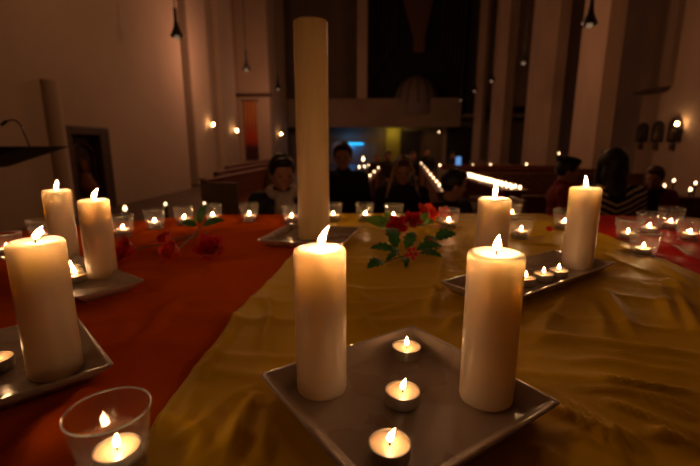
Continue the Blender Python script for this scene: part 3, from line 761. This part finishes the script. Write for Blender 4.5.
cloth('red_tablecloth', lerp_pts(br_, -0.06), lambda y: 1.75, -0.15, 0.009, T - 0.004, RF, 0.006, R(-30), 8.0, M['red'], 'bright crimson cloth on the right part of the table', 'tablecloth', fade=lambda x, y: x - lerp_pts(br_)(y))
# table under it
tb = thing('altar_table', 'large altar table under the three coloured cloths', 'table', (0, 0.8, 0))
xs = [-1.5 + 3.25 * i / 40 for i in range(41)]
pr = [(x, edgeY(x) - 0.8 - 0.004) for x in xs] + [(1.75, -0.95), (-1.5, -0.95)]
k = len(pr)
MB().add([(x, y, z) for z in (T - 0.06, T - 0.0065) for x, y in pr], [tuple(range(k))[::-1], tuple(range(k, 2 * k))] + [(i, (i + 1) % k, (i + 1) % k + k, i + k) for i in range(k)]).obj('tabletop', M['wood'], tb, smooth=False)
for sx in (-1.0, 1.2):
    for sy in (-0.7, 0.6): MB().box(sx - .06, sx + .06, sy - .06, sy + .06, 0, T - 0.06).obj('leg', M['wood'], tb, smooth=False, bevel=0.005)

# ------------------------------------------------------------------ flowers
def petal(mb, ang, r0, h, w, open_, c, tilt):
    n = 6; vs = []; fs = []
    for i in range(n + 1):
        t = i / n
        rr_ = r0 + open_ * t ** 2 + 0.35 * h * math.sin(t * PI * .5) * .4
        z = h * (t - .12 * t ** 4)
        for j in range(n + 1):
            s = (j / n - .5) * 2; ww = w * math.sin(PI * (0.15 + .8 * t) ** .8) ** .6
            a = ang + s * ww; q_ = rr_ * (1 - .06 * abs(s)); vs.append(Vector((q_ * math.cos(a), q_ * math.sin(a), z - .12 * h * abs(s) ** 2 * t)))
    for i in range(n):
        for j in range(n): k = i * (n + 1) + j; fs.append((k, k + 1, k + n + 2, k + n + 1))
    mb.add([tilt @ v + Vector(c) for v in vs], fs)
def bloom(c, dirv, s):
    rot = Vector(dirv).to_track_quat('Z', 'Y').to_matrix(); mb = MB()
    for ring, (r0, h, w, op, k) in enumerate(((.003, .026, 1.0, .001, 3), (.006, .027, .95, .003, 4), (.009, .026, .8, .006, 5), (.012, .023, .7, .012, 5))):
        for i in range(k): petal(mb, 2 * PI * i / k + ring * .7, r0 * s, h * s, w, op * s, c, rot)
    mb.ell(c, (.009 * s, .009 * s, .006 * s), 10, 6)
    return mb
def leaf_mb(p, d, L, w, curl=.15, spiny=False, up=None):
    d = Vector(d).normalized(); upv = Vector(up or (0, 0, 1)); side = d.cross(upv).normalized(); nrm = side.cross(d)
    n = 14 if spiny else 10; vs = []; fs = []
    for i in range(n + 1):
        t = i / n; wd_ = w * math.sin(PI * min(1, t * .97 + .015)) ** .75 * (1 - .25 * t)
        if spiny: wd_ *= (1.18 if i % 3 == 0 else .82)
        c = Vector(p) + d * L * t + nrm * (L * curl * math.sin(PI * t))
        for s in (-1, -.5, 0, .5, 1): vs.append(c + side * wd_ * s + nrm * (abs(s) * wd_ * .28))
    for i in range(n):
        for j in range(4): k = 5 * i + j; fs.append((k, k + 1, k + 6, k + 5))
    return MB().add(vs, fs)
def add_solid(o, t=.0006):
    m = o.modifiers.new('thickness', 'SOLIDIFY'); m.thickness = t; return o
def rose(head, dirv, stem_pts, label, s=1.0, m='rose', leaves=()):
    hx, hy, hz = head
    t = thing('rose', label, 'rose', (hx, hy, hz))
    loc = lambda q: Vector(q) - Vector(head)
    add_solid(bloom((0, 0, 0), dirv, s).obj('bloom', M[m], t))
    st_ = MB().tube([(0, 0, 0)] + [loc(q) for q in stem_pts], 0.0018, 6).obj('stem', M['stem'], t)
    for p, d, L, w, pale in leaves:
        add_solid(leaf_mb(loc(p), d, L * (.75 if pale else 1), w * (.7 if pale else 1.1), up=(0, -.75, .65)).obj('leaf', M['leaf_pale' if pale else 'leaf'], st_))
    return t
def tp(x, y, z=0.0):
    a = tab(x, y, z); return (a[0], a[1], T + z)
Z1 = 0.018
rose(tp(131, 250, Z1), (-.5, -.6, .35), [tp(150, 246, .012), tp(172, 243, .006), tp(196, 236, .008)], 'red rose head at the left of the three lying roses on the orange cloth', 1.35)
rose(tp(167, 241, Z1), (-.4, -.2, .7), [tp(180, 238, .012), tp(196, 234, .008)], 'smaller dark red rose just behind the orange-red one on the orange cloth', 1.1)
rose(tp(175, 252, Z1), (-.5, -.6, .4), [tp(188, 240, .012), tp(200, 228, .012), tp(207, 222, .012)], 'orange-red rose in the middle of the orange cloth with dark leaves behind it', 1.35, 'rose_orange',
     [(tp(200, 224, .012), (.25, .12, .75), .075, .017, False), (tp(203, 226, .012), (.9, .15, .22), .075, .014, False), (tp(197, 226, .012), (-.8, .1, .15), .055, .014, False), (tp(196, 223, .014), (-.1, .2, .6), .03, .01, True)])
rose(tp(211, 251, Z1), (.1, -.6, .5), [tp(206, 243, .01), tp(206, 232, .01)], 'red rose on the orange cloth, the one closest to the tall candle', 1.5)
rose(tp(397, 226, .03), (-.1, -.8, .3), [tp(410, 226, .02), tp(430, 224, .012)], 'red rose of the bouquet above the dark holly leaves', 1.35, 'rose',
     [(tp(386, 227, .012), (-.9, -.2, .35), .11, .034, True), (tp(390, 224, .02), (-.3, -.3, .6), .075, .03, True), (tp(380, 226, .012), (-.5, -.5, .25), .07, .028, True), (tp(384, 226, .014), (-.5, .2, .7), .06, .026, True)])
rose(tp(412, 223, .035), (.0, -.6, .6), [tp(424, 226, .02), tp(440, 226, .012)], 'dark red rose of the bouquet between two others', 1.3, 'rose',
     [(tp(417, 226, .015), (.5, -.1, .6), .08, .026, True)])
rose(tp(425, 216, .035), (.3, -.5, .7), [tp(436, 222, .02), tp(450, 226, .012)], 'orange-red open rose of the bouquet, its highest bloom', 1.6, 'rose_orange',
     [(tp(420, 223, .03), (-.3, -.6, .3), .06, .028, True), (tp(424, 224, .02), (.5, -.7, .2), .06, .024, True)])
rose(tp(443, 216, .03), (.3, -.4, .6), [tp(448, 222, .018), tp(456, 228, .01)], 'red rose half hidden behind the glass cup of the bouquet', 1.2)
rp = tp(543, 229, .006)
pm = MB(); petal(pm, 0, .012, .03, .7, .006, (0, 0, 0), Matrix.Rotation(R(80), 3, 'X'))
o = pm.obj('rose_petal', M['rose'], None, rp); add_solid(o); tag(o, 'loose red petal on the yellow cloth left of the right tray candle', 'petal')
# holly sprig
hp = tp(412, 256, .01)
hs = thing('holly_sprig', 'sprig of dark green holly with red berries lying on the yellow cloth', 'holly', hp)
hl = lambda x, y, z=.012: Vector(tp(x, y, z)) - Vector(hp)
hst = MB().tube([hl(385, 262), hl(400, 257), hl(418, 254), hl(440, 248)], [.0015, .002, .002, .0015], 6).obj('stem', M['stem'], hs)
MB().tube([hl(400, 257), hl(397, 248, .02), hl(393, 238, .03)], .0015, 6).obj('stem', M['stem'], hs)
for (x, y), (x2, y2), w, z0, z2 in (((396, 250), (389, 228), .022, .015, .05), ((406, 250), (414, 232), .019, .015, .05), ((416, 250), (442, 246), .020, .015, .02), ((434, 240), (456, 234), .024, .02, .035),
                                ((396, 251), (370, 248), .018, .012, .018), ((384, 262), (367, 268), .018, .012, .008), ((420, 253), (442, 257), .015, .01, .008), ((398, 254), (386, 262), .012, .01, .008),
                                ((405, 258), (406, 268), .012, .012, .006), ((400, 250), (392, 254), .012, .02, .02), ((424, 244), (436, 238), .018, .02, .03)):
    a, b = hl(x, y, z0), hl(x2, y2, z2); d = b - a
    add_solid(leaf_mb(a, d, d.length, w * 1.0, .12, True, (0, -.5, .85)).obj('leaf', M['leaf'], hst))
for x, y, z in ((409, 250, .02), (414, 249, .024), (411, 254, .018), (416, 254, .016), (407, 255, .014), (413, 258, .012), (429, 240, .028), (432, 242, .03), (426, 242, .024)):
    MB().ell(hl(x, y, z), (.0062, .0062, .0062), 12, 8).obj('berry', M['berry'], hst)

# ------------------------------------------------------------------ lectern at the left
lp = onB(-14, 146, 3.1)
lc = thing('lectern', 'dark lectern at the left edge with a slanted reading desk and gooseneck microphone', 'lectern', W(lp[0], lp[1], 0), -YAW)
tz = CAMZ - 0.01
tipx = onB(50, 146, 3.1)[0] - lp[0]
q = MB(); dpt = .22
vs = [(-.38, -dpt, tz), (tipx, -dpt, tz), (-.05, -dpt, tz - .17), (-.38, -dpt, tz - .17), (-.38, dpt, tz), (tipx, dpt, tz), (-.05, dpt, tz - .17), (-.38, dpt, tz - .17)]
q.add(vs, [(0, 1, 2, 3), (7, 6, 5, 4), (0, 4, 5, 1), (1, 5, 6, 2), (2, 6, 7, 3), (3, 7, 4, 0)]).obj('reading_desk', M['black'], lc, smooth=False, bevel=.006)
MB().box(-.28, -.16, -.08, .08, .04, tz - .17).obj('post', M['black'], lc, smooth=False, bevel=.006)
MB().box(-.42, -.02, -.22, .22, 0, .04).obj('base', M['black'], lc, smooth=False, bevel=.006)
mpx = lambda x, y: Vector((onB(x, y, 3.0)[0] - lp[0], 0, onB(x, y, 3.0)[2]))
mic = MB().tube([mpx(19, 147), mpx(14, 135), mpx(10, 125), mpx(5, 120), mpx(0, 119), mpx(-6, 121)], .006, 8).obj('gooseneck', M['black'], lc)
MB().cap(mpx(-6, 121), mpx(-10, 124), .012, .012).obj('microphone_head', M['black'], lc)

# ------------------------------------------------------------------ pews
def pew(L, label, a, b, rot, ml='wood', group=None, back=0.88):
    t = thing('church_pew', label, 'pew', W(a, b, 0), rot, group)
    MB().box(-L / 2 + .045, L / 2 - .045, -.22, .2, .40, .44).obj('seat', M[ml], t, smooth=False, bevel=.008)
    MB().box(-L / 2 + .045, L / 2 - .045, .2, .235, .3, back).obj('backrest', M[ml], t, smooth=False, bevel=.008)
    MB().box(-L / 2, L / 2, .17, .26, back, back + .035).obj('top_rail', M[ml], t, smooth=False, bevel=.008)
    for s in (-1, 1): MB().box(s * L / 2 - (.045 if s > 0 else 0), s * L / 2 + (.045 if s < 0 else 0), -.24, .26, 0, back - .02 if back < .8 else .8).obj('end_panel', M['wood_pale'], t, smooth=False, bevel=.01)
    return t
# stalls along the left side, seen over the table
ZP = .80
def along(x0, y0, x1, y1, z):
    A = onZ(x0, y0, z); B = onZ(x1, y1, z); return A, B
for (x0, y0, x1, y1, lab) in ((219, 180, 276, 168, 'nearest red-brown pew along the left, its pale end panel showing'), (228, 172, 282, 161.5, 'second red-brown pew along the left, behind the nearest one'), (236, 166, 286, 157.5, 'third red-brown pew along the left, nearest the left pilasters')):
    A, B = along(x0, y0, x1, y1, ZP + .035)
    L = math.hypot(B[0] - A[0], B[1] - A[1]); ang = math.atan2(B[1] - A[1], B[0] - A[0])
    pew(L, lab, (A[0] + B[0]) / 2, (A[1] + B[1]) / 2, ang - YAW, back=ZP)
A = onB(209, 178, 6.1)
o = MB().box(-.13, .13, -.03, .03, 0, A[2] - .03).box(-.15, .15, -.04, .04, A[2] - .03, A[2]).obj('wooden_screen', M['wood_pale'], None, W(A[0], A[1], 0), -YAW, smooth=False, bevel=.006)
tag(o, 'pale wooden panel standing at the left before the pews', 'panel')
for i, (b, lab) in enumerate(((4.75, 'nearest pew of the right block, behind the small seated person'), (8.6, 'second pew of the right block, beyond the bright row'), (10.1, 'third pew of the right block'), (11.7, 'rearmost pew of the right block, a blue-lit screen on it'))):
    pew(3.6 if b < 11 else 3.2, lab, 3.35 if b < 11 else 3.3, b, PI - YAW, back=.72)
for i, (b, lab) in enumerate(((3.9, 'dark pew at the right edge, nearest'), (5.6, 'dark pew at the right edge, second'), (7.4, 'dark pew at the right edge, third'))):
    pew(1.8, lab, 5.0 if b < 4 else 6.7, b, PI - YAW, ml='wood_dark')
# wooden rails with rows of lights flanking the aisle
def light_rail(p, q, z, n, lab):
    A = onZ(*p, z); B = onZ(*q, z); L = math.hypot(B[0] - A[0], B[1] - A[1]) + .12; ang = math.atan2(B[1] - A[1], B[0] - A[0])
    cx, cy = (A[0] + B[0]) / 2, (A[1] + B[1]) / 2
    t = thing('wooden_rail', lab, 'rail', W(cx, cy, 0), ang - YAW); h = z - .03
    MB().box(-L / 2, L / 2, -.055, .055, h - .03, h).obj('top_board', M['wood'], t, smooth=False, bevel=.004)
    MB().box(-L / 2 + .02, L / 2 - .02, -.015, .015, .08, h - .03).obj('panel', M['wood'], t, smooth=False)
    for s in (-1, 0, 1): MB().box(s * (L / 2 - .05) - .03, s * (L / 2 - .05) + .03, -.04, .04, 0, h - .03).obj('post', M['wood'], t, smooth=False)
    out = []
    for i in range(n):
        f = i / (n - 1); px = p[0] + (q[0] - p[0]) * f; py = p[1] + (q[1] - p[1]) * f
        C_ = onZ(px, py, z); out.append((C_[0], C_[1], h))
    return out
def votive(a, b, z, label, grp, m='flame_far', s=1.0, mesh=[None]):
    t = thing('votive_light', label, 'votive light', W(a, b, z), 0, grp)
    MB().lathe([(0, 0), (.028 * s, 0), (.034 * s, .05 * s), (.030 * s, .05 * s), (.024 * s, .006), (0, .006)], 14).obj('cup', M['glass'], t)
    MB().lathe([(0, .02 * s), (.014 * s, .03 * s), (.02 * s, .052 * s), (.016 * s, .075 * s), (0, .105 * s)], 12).obj('flame', M[m], t)
    return t
proto = {}
def votives(L, label, grp, m='flame_far', s=1.0):
    first = votive(*L[0], label, grp, m, s)
    for a, b, z in L[1:]:
        c = copy_tree(first); c.location = W(a, b, z)
votives(light_rail((361.5, 182.5), (378.5, 167.5), .9, 5, 'red-brown wooden rail left of the central aisle carrying a slanting row of lights'), 'tiny burning light in the slanting row left of the central aisle', 'lights in the row left of the aisle', s=.42)
votives(light_rail((442.5, 188), (421.5, 163), .9, 8, 'red-brown wooden rail right of the central aisle carrying a slanting row of lights'), 'tiny burning light in the slanting row right of the central aisle', 'lights in the row right of the aisle', s=.42)
# the dense bright row
A = onZ(463, 171, .80); B = onZ(516, 184, .80)
L = math.hypot(B[0] - A[0], B[1] - A[1]); ang = math.atan2(B[1] - A[1], B[0] - A[0])
t = thing('candle_stand', 'wooden stand carrying the dense bright row of lights right of the aisle', 'stand', W((A[0] + B[0]) / 2, (A[1] + B[1]) / 2, 0), ang - YAW)
MB().box(-L / 2 - .05, L / 2 + .05, -.16, .16, .69, .73).obj('shelf', M['wood'], t, smooth=False, bevel=.006)
for s in (-1, 1): MB().box(s * (L / 2 - .1) - .03, s * (L / 2 - .1) + .03, -.12, .12, 0, .69).obj('leg', M['wood'], t, smooth=False)
pts_ = []
for i in range(17):
    f = i / 16
    for off in (-.055, .055):
        a = A[0] + (B[0] - A[0]) * f - math.sin(ang) * off; b = A[1] + (B[1] - A[1]) * f + math.cos(ang) * off
        pts_.append((a, b, .73))
votives(pts_, 'tiny burning light in the dense bright row right of the aisle', 'lights in the dense bright row', 'flame_band', .5)
# single lights on little stands
def single(x, y, z, label, m='flame_far', s=1.0):
    C_ = onZ(x, y, z) if y > 148 else None
    if C_ is None or C_[1] > 27: C_ = onB(x, y, 26.0)
    h = C_[2] - .06 * s
    t = thing('lantern_stand', label, 'lantern', W(C_[0], C_[1], 0), -YAW)
    MB().lathe([(0, 0), (.12, 0), (.12, .02), (.02, .04), (.015, h - .03), (.05, h), (0, h)], 14).obj('stand', M['black'], t)
    MB().lathe([(0, h + .001), (.035 * s, h + .002), (.042 * s, h + .07 * s), (.037 * s, h + .07 * s), (.028 * s, h + .01), (0, h + .01)], 14).obj('glass', M['glass'], t)
    MB().lathe([(0, h + .02), (.018 * s, h + .035 * s), (.024 * s, h + .055 * s), (.018 * s, h + .08 * s), (0, h + .11 * s)], 12).obj('flame', M[m], t)
for x, y, z, l, s in ((427, 162.5, .8, 'bright lantern just left of the slanting right row, at its far end', 1.8), (440, 165.3, .7, 'small light beyond the aisle, first right of the bright lantern', 1.1), (457, 165, .7, 'small light in front of the far dark door', 1.1),
                   (473, 165, .7, 'faint light above the left end of the bright row', .8), (490.5, 165, .7, 'small light above the middle of the bright row', 1.2), (526.5, 164.6, .7, 'small light left of the second column foot', 1.2),
                   (559, 153.5, 1.0, 'small light just above the black beret', 1.1), (567.5, 131.5, 0, 'high yellowish light between the two nearest columns', 1.7), (439, 132, 0, 'high yellowish light under the gallery', 1.6),
                   (363.2, 159, .9, 'bright lantern left of the aisle beyond the seated man in black', 1.8), (359.2, 167, .75, 'light at the left end of the short level row left of the aisle', 1.1), (364.5, 166.7, .75, 'second light of the short level row left of the aisle', 1.0),
                   (369, 165.5, .75, 'third light of the short level row left of the aisle', 1.2), (373, 165, .75, 'fourth light of the short level row left of the aisle', 1.2),
                   (664.5, 186, .6, 'light at the right edge nearest the person with the black scarf', 1.0), (674, 180.5, .6, 'highest light of the loose group at the right edge', 1.0), (690.5, 189.5, .6, 'lowest light of the loose group at the right edge', 1.0),
                   (695.5, 183, .6, 'light of the loose group closest to the right frame edge', 1.0), (684, 205.5, .6, 'low light just above the rightmost glass cups', .8),
                   (125, 208.5, .6, 'brighter light seen just above the cup beside the left rear candles', 1.0), (165.5, 204, .6, 'small light low on the left between two glass cups', .6), (204.5, 203.5, .6, 'small light at the left rim of the cup behind the rose leaf', .5),
                   (269.5, 206, .6, 'faint small light low beside the person in the navy jacket', .35)):
    single(x, y, z, l, s=s * .72)

# ------------------------------------------------------------------ people (seated)
def person(headpx, dist, face, label, cloth, hair, hairstyle='short', top=None, lean=0.0, head_turn=0.0, head_down=0.0, s=1.0, scarf=None, voxel=.009, legs='jeans', name='person'):
    """headpx: picture position of the head centre used to place the sitter; dist: distance; face: direction the body faces (world degrees, -90 towards the camera)"""
    d = ray(*headpx); k = dist / d.y; X, Y, Zh = d.x * k, dist, CAMZ + d.z * k
    hc = Vector((0, .03 + lean * .35, 1.165))
    z0 = Zh - hc.z * s                       # shift: sitters on higher or lower seats are scaled instead
    s = Zh / hc.z
    t = thing(name, label, 'person', (X, Y, 0), R(face) - PI / 2)
    def P(x, y, z): return Vector((x * s, (y + lean * max(0, z - .5) * .5) * s, z * s))
    rot = Euler((-head_down, 0, head_turn)).to_matrix()
    H = P(0, .03, 1.165)
    def HP(x, y, z): return H + rot @ Vector((x * s, y * s, z * s))
    b = MB()
    b.ell(H, (.076 * s, .094 * s, .112 * s), 28, 18, rot)                         # skull
    b.ell(HP(0, .035, -.055), (.052 * s, .055 * s, .06 * s), 20, 12, rot)         # jaw
    b.ell(HP(0, .094, -.022), (.013 * s, .018 * s, .024 * s), 10, 8, rot)         # nose
    b.ell(HP(0, .084, -.062), (.024 * s, .012 * s, .010 * s), 10, 8, rot)         # lips
    b.ell(HP(0, .078, -.092), (.02 * s, .016 * s, .014 * s), 10, 8, rot)          # chin
    for q in (-1, 1):
        b.ell(HP(q * .078, -.005, -.015), (.010 * s, .02 * s, .032 * s), 10, 8, rot)   # ear
        b.ell(HP(q * .03, .082, .02), (.02 * s, .012 * s, .008 * s), 10, 8, rot)       # brow
        b.ell(HP(q * .038, .07, -.028), (.02 * s, .018 * s, .018 * s), 10, 8, rot)     # cheek
    b.cap(P(0, -.005, .98), HP(0, -.02, -.06), .056 * s, .05 * s)
    b.ell(P(0, 0, .90), (.165 * s, .10 * s, .13 * s)); b.ell(P(0, .01, .74), (.14 * s, .095 * s, .16 * s)); b.ell(P(0, 0, .56), (.165 * s, .12 * s, .12 * s))
    sh, el, wr, kn, an = {}, {}, {}, {}, {}
    for q in (-1, 1):
        sh[q] = P(q * .165, 0, .97); el[q] = P(q * .23, .06, .73); wr[q] = P(q * .10, .27, .62)
        kn[q] = P(q * .11, .42, .51) ; kn[q].y = .42 * s; an[q] = Vector((q * .11 * s, .44 * s, .08 * s))
        b.cap(P(0, 0, .97), sh[q], .06 * s, .055 * s)
        b.cap(sh[q], el[q], .05 * s, .037 * s); b.cap(el[q], wr[q], .037 * s, .024 * s)
        b.cap(Vector((q * .08 * s, 0, .54 * s)), kn[q], .082 * s, .055 * s); b.cap(kn[q], an[q], .052 * s, .035 * s)
        b.cap(an[q] + Vector((0, -.03 * s, -.035 * s)), an[q] + Vector((0, .14 * s, -.045 * s)), .036 * s, .03 * s)
        pc = wr[q] + Vector((-q * .02, .045, .004)) * s
        b.ell(pc, (.036 * s, .045 * s, .016 * s))
        for j, (fl, off) in enumerate(((.062, -.027), (.072, -.009), (.068, .009), (.052, .026))):
            k0 = pc + Vector((off, .035, 0)) * s; k1 = k0 + Vector((off * .15, fl * .5, .002)) * s; k2 = k1 + Vector((0, fl * .42, -.022)) * s
            b.cap(k0, k1, .0095 * s, .009 * s, 8); b.cap(k1, k2, .009 * s, .0078 * s, 8)
        th = pc + Vector((-q * .03, -.01, 0)) * s
        b.cap(th, th + Vector((-q * .022, .03, 0)) * s, .012 * s, .0095 * s, 8); b.cap(th + Vector((-q * .022, .03, 0)) * s, th + Vector((-q * .026, .055, -.006)) * s, .0095 * s, .008 * s, 8)
    remesh(b, 'body', M['skin'], voxel, t, 2)
    # garment
    g = MB(); e = .016 * s
    g.ell(P(0, -.003, .90), (.172 * s + e, .108 * s + e, .135 * s + e * .6)); g.ell(P(0, .008, .74), (.148 * s + e, .104 * s + e, .17 * s)); g.ell(P(0, 0, .57), (.17 * s + e, .13 * s + e, .125 * s))
    g.cap(P(0, -.01, .96), P(0, -.008, 1.035), .085 * s, .066 * s)
    for q in (-1, 1):
        g.cap(P(0, 0, .965), sh[q], .072 * s, .07 * s)
        g.cap(sh[q], el[q], .066 * s, .052 * s); g.cap(el[q], wr[q], .052 * s, .038 * s)
    remesh(g, 'jacket' if cloth != 'stripes' else 'striped_pullover', M[cloth], .014, t, 3)
    l = MB()
    for q in (-1, 1):
        l.cap(Vector((q * .08 * s, 0, .54 * s)), kn[q], .095 * s, .066 * s); l.cap(kn[q], an[q] + Vector((0, 0, .02)), .063 * s, .05 * s)
    remesh(l, 'trousers', M[legs], .016, t, 3)
    for q in (-1, 1):
        MB().cap(an[q] + Vector((0, -.04 * s, -.035 * s)), an[q] + Vector((0, .15 * s, -.04 * s)), .044 * s, .038 * s).obj('shoe', M['black'], t)
        MB().ell(HP(q * .031, .086, 0), (.011 * s, .007 * s, .006 * s), 10, 8, rot).obj('eye', M['hair_dark'], t)
    # hair
    h = MB(); 
    h.ell(HP(0, -.018, .022), (.088 * s, .098 * s, .108 * s), 24, 16, rot)
    for q in (-1, 1): h.ell(HP(q * .064, -.01, .03), (.026 * s, .06 * s, .06 * s), 14, 10, rot)
    h.ell(HP(0, .055, .088), (.062 * s, .04 * s, .028 * s), 14, 10, rot)
    if hairstyle == 'long':
        h.ell(HP(0, -.055, -.06), (.088 * s, .055 * s, .13 * s), 18, 12, rot)
        h.cap(HP(0, -.06, -.08), P(0, -.09, .985), .075 * s, .06 * s)
        for q in (-1, 1): h.cap(HP(q * .07, .005, .03), P(q * .09, .03, .98), .03 * s, .02 * s)
    if hairstyle == 'strands':
        h.ell(HP(0, -.055, -.05), (.085 * s, .05 * s, .11 * s), 18, 12, rot)
    remesh(h, 'hair', M[hair], .010, t, 2)
    if hairstyle == 'strands':
        for q in (-1, 1):
            MB().tube([HP(q * .01, .05, .122), HP(q * .05, .07, .09), HP(q * .082, .05, .02), P(q * .115, .08, 1.03), P(q * .14, .12, .94)], [.008 * s, .012 * s, .013 * s, .013 * s, .006 * s], 8).obj('loose_hair_strand', M['cream'], t)
    if hairstyle == 'beret':
        MB().ell(HP(0, -.02, .095), (.11 * s, .115 * s, .035 * s), 24, 10, rot).obj('beret', M['blackcloth'], t)
    if scarf:
        sc = MB()
        sc.tube([P(.085 * math.cos(a), .01 + .085 * math.sin(a), 1.03 - .02 * math.sin(a)) for a in [2 * PI * i / 16 for i in range(17)]], .034 * s, 10)
        sc.cap(P(.03, .12, 1.0), P(.05, .165, .78), .034 * s, .04 * s); sc.cap(P(-.03, .12, 1.0), P(-.04, .165, .8), .03 * s, .036 * s)
        remesh(sc, 'scarf', M[scarf], .012, t, 2)
    # the seat below
    st = thing('wooden_stool', 'stool under the ' + (label if len(label.split()) < 13 else label.split(',')[0]), 'stool', (X, Y, 0), R(face) - PI / 2)
    zs = .43 * s
    MB().box(-.17, .17, -.16 * s, .17 * s, zs - .035, zs - .003).obj('seat', M['wood_dark'], st, smooth=False, bevel=.006)
    for ax in (-.14, .14):
        for ay in (-.13, .13): MB().box(ax - .017, ax + .017, ay - .017, ay + .017, 0, zs - .035).obj('leg', M['wood_dark'], st, smooth=False)
    return t

person((281, 172), 2.75, -72, 'person in a navy jacket over a pale grey scarf, half behind the tall candle', 'navy', 'hair_dark', 'short', head_down=.25, head_turn=.1, scarf='greycloth')
person((343, 156), 3.85, -92, 'person in black sitting upright, directly right of the tall candle', 'blackcloth', 'hair_dark', 'short', head_down=.1)
person((402.5, 170), 3.35, -93, 'person in black with light strands beside the face, facing the table at the centre', 'blackcloth', 'hair_brown', 'strands', head_down=.25)
person((451, 184), 2.9, -55, 'small person in dark clothes below the bright row of lights, head turned aside', 'blackcloth', 'hair_dark', 'short', head_turn=1.0, head_down=.15)
person((561, 170), 3.65, -20, 'person in a dark red jacket wearing a black beret', 'redcloth', 'hair_dark', 'beret', head_down=.15, lean=.1)
person((614, 166), 2.85, 80, 'person in a black and white striped pullover, seen from behind', 'stripes', 'hair_dark', 'long', head_turn=.1)
person((655, 177), 3.95, -125, 'person in a red top and black scarf, looking down to the left', 'redcloth', 'hair_brown', 'short', head_down=.25, head_turn=-.3, scarf='blackcloth')
for (hx, hy), dist, fc, lab, cl, hr in (((377, 158), 10.2, -90, 'distant person in a brown coat above the slanting left row of lights', 'browncloth', 'hair_blond'),
        ((388, 156), 9.2, -85, 'distant person just left of the central person in black\'s head', 'browncloth', 'hair_brown'),
        ((413, 156), 9.9, -95, 'distant person just right of the central person in black\'s head', 'blackcloth', 'hair_brown'),
        ((427, 152), 11.2, -90, 'farther dark-clad person near the bright lantern right of the aisle', 'blackcloth', 'hair_dark')):
    person((hx, hy), dist, fc, lab, cl, hr, voxel=.014)
# person with a phone at the back
person((452, 155), 13.2, -60, 'faraway person in black behind the blue-lit screen', 'blackcloth', 'hair_dark', voxel=.02, head_down=.3)
pp = onB(457, 159, 11.7)
o = MB().box(-.07, .07, -.006, .006, 0, .22).obj('lit_tablet', emis('tablet_screen', (.2, .45, 1.0), .35), None, W(pp[0], 11.7 - .215, .7555), -YAW, smooth=False)
tag(o, 'small blue-lit screen standing on a pew before the far dark door', 'tablet')

# ------------------------------------------------------------------ colour management
S.view_settings.view_transform = 'Standard'; S.view_settings.look = 'None'
S.view_settings.gamma = 1; S.view_settings.use_curve_mapping = False
S.view_settings.exposure = 0.85
S.cycles.max_bounces = 8; S.cycles.transparent_max_bounces = 24; S.cycles.diffuse_bounces = 4
S.cycles.caustics_reflective = False; S.cycles.caustics_refractive = False
S.cycles.use_light_tree = True
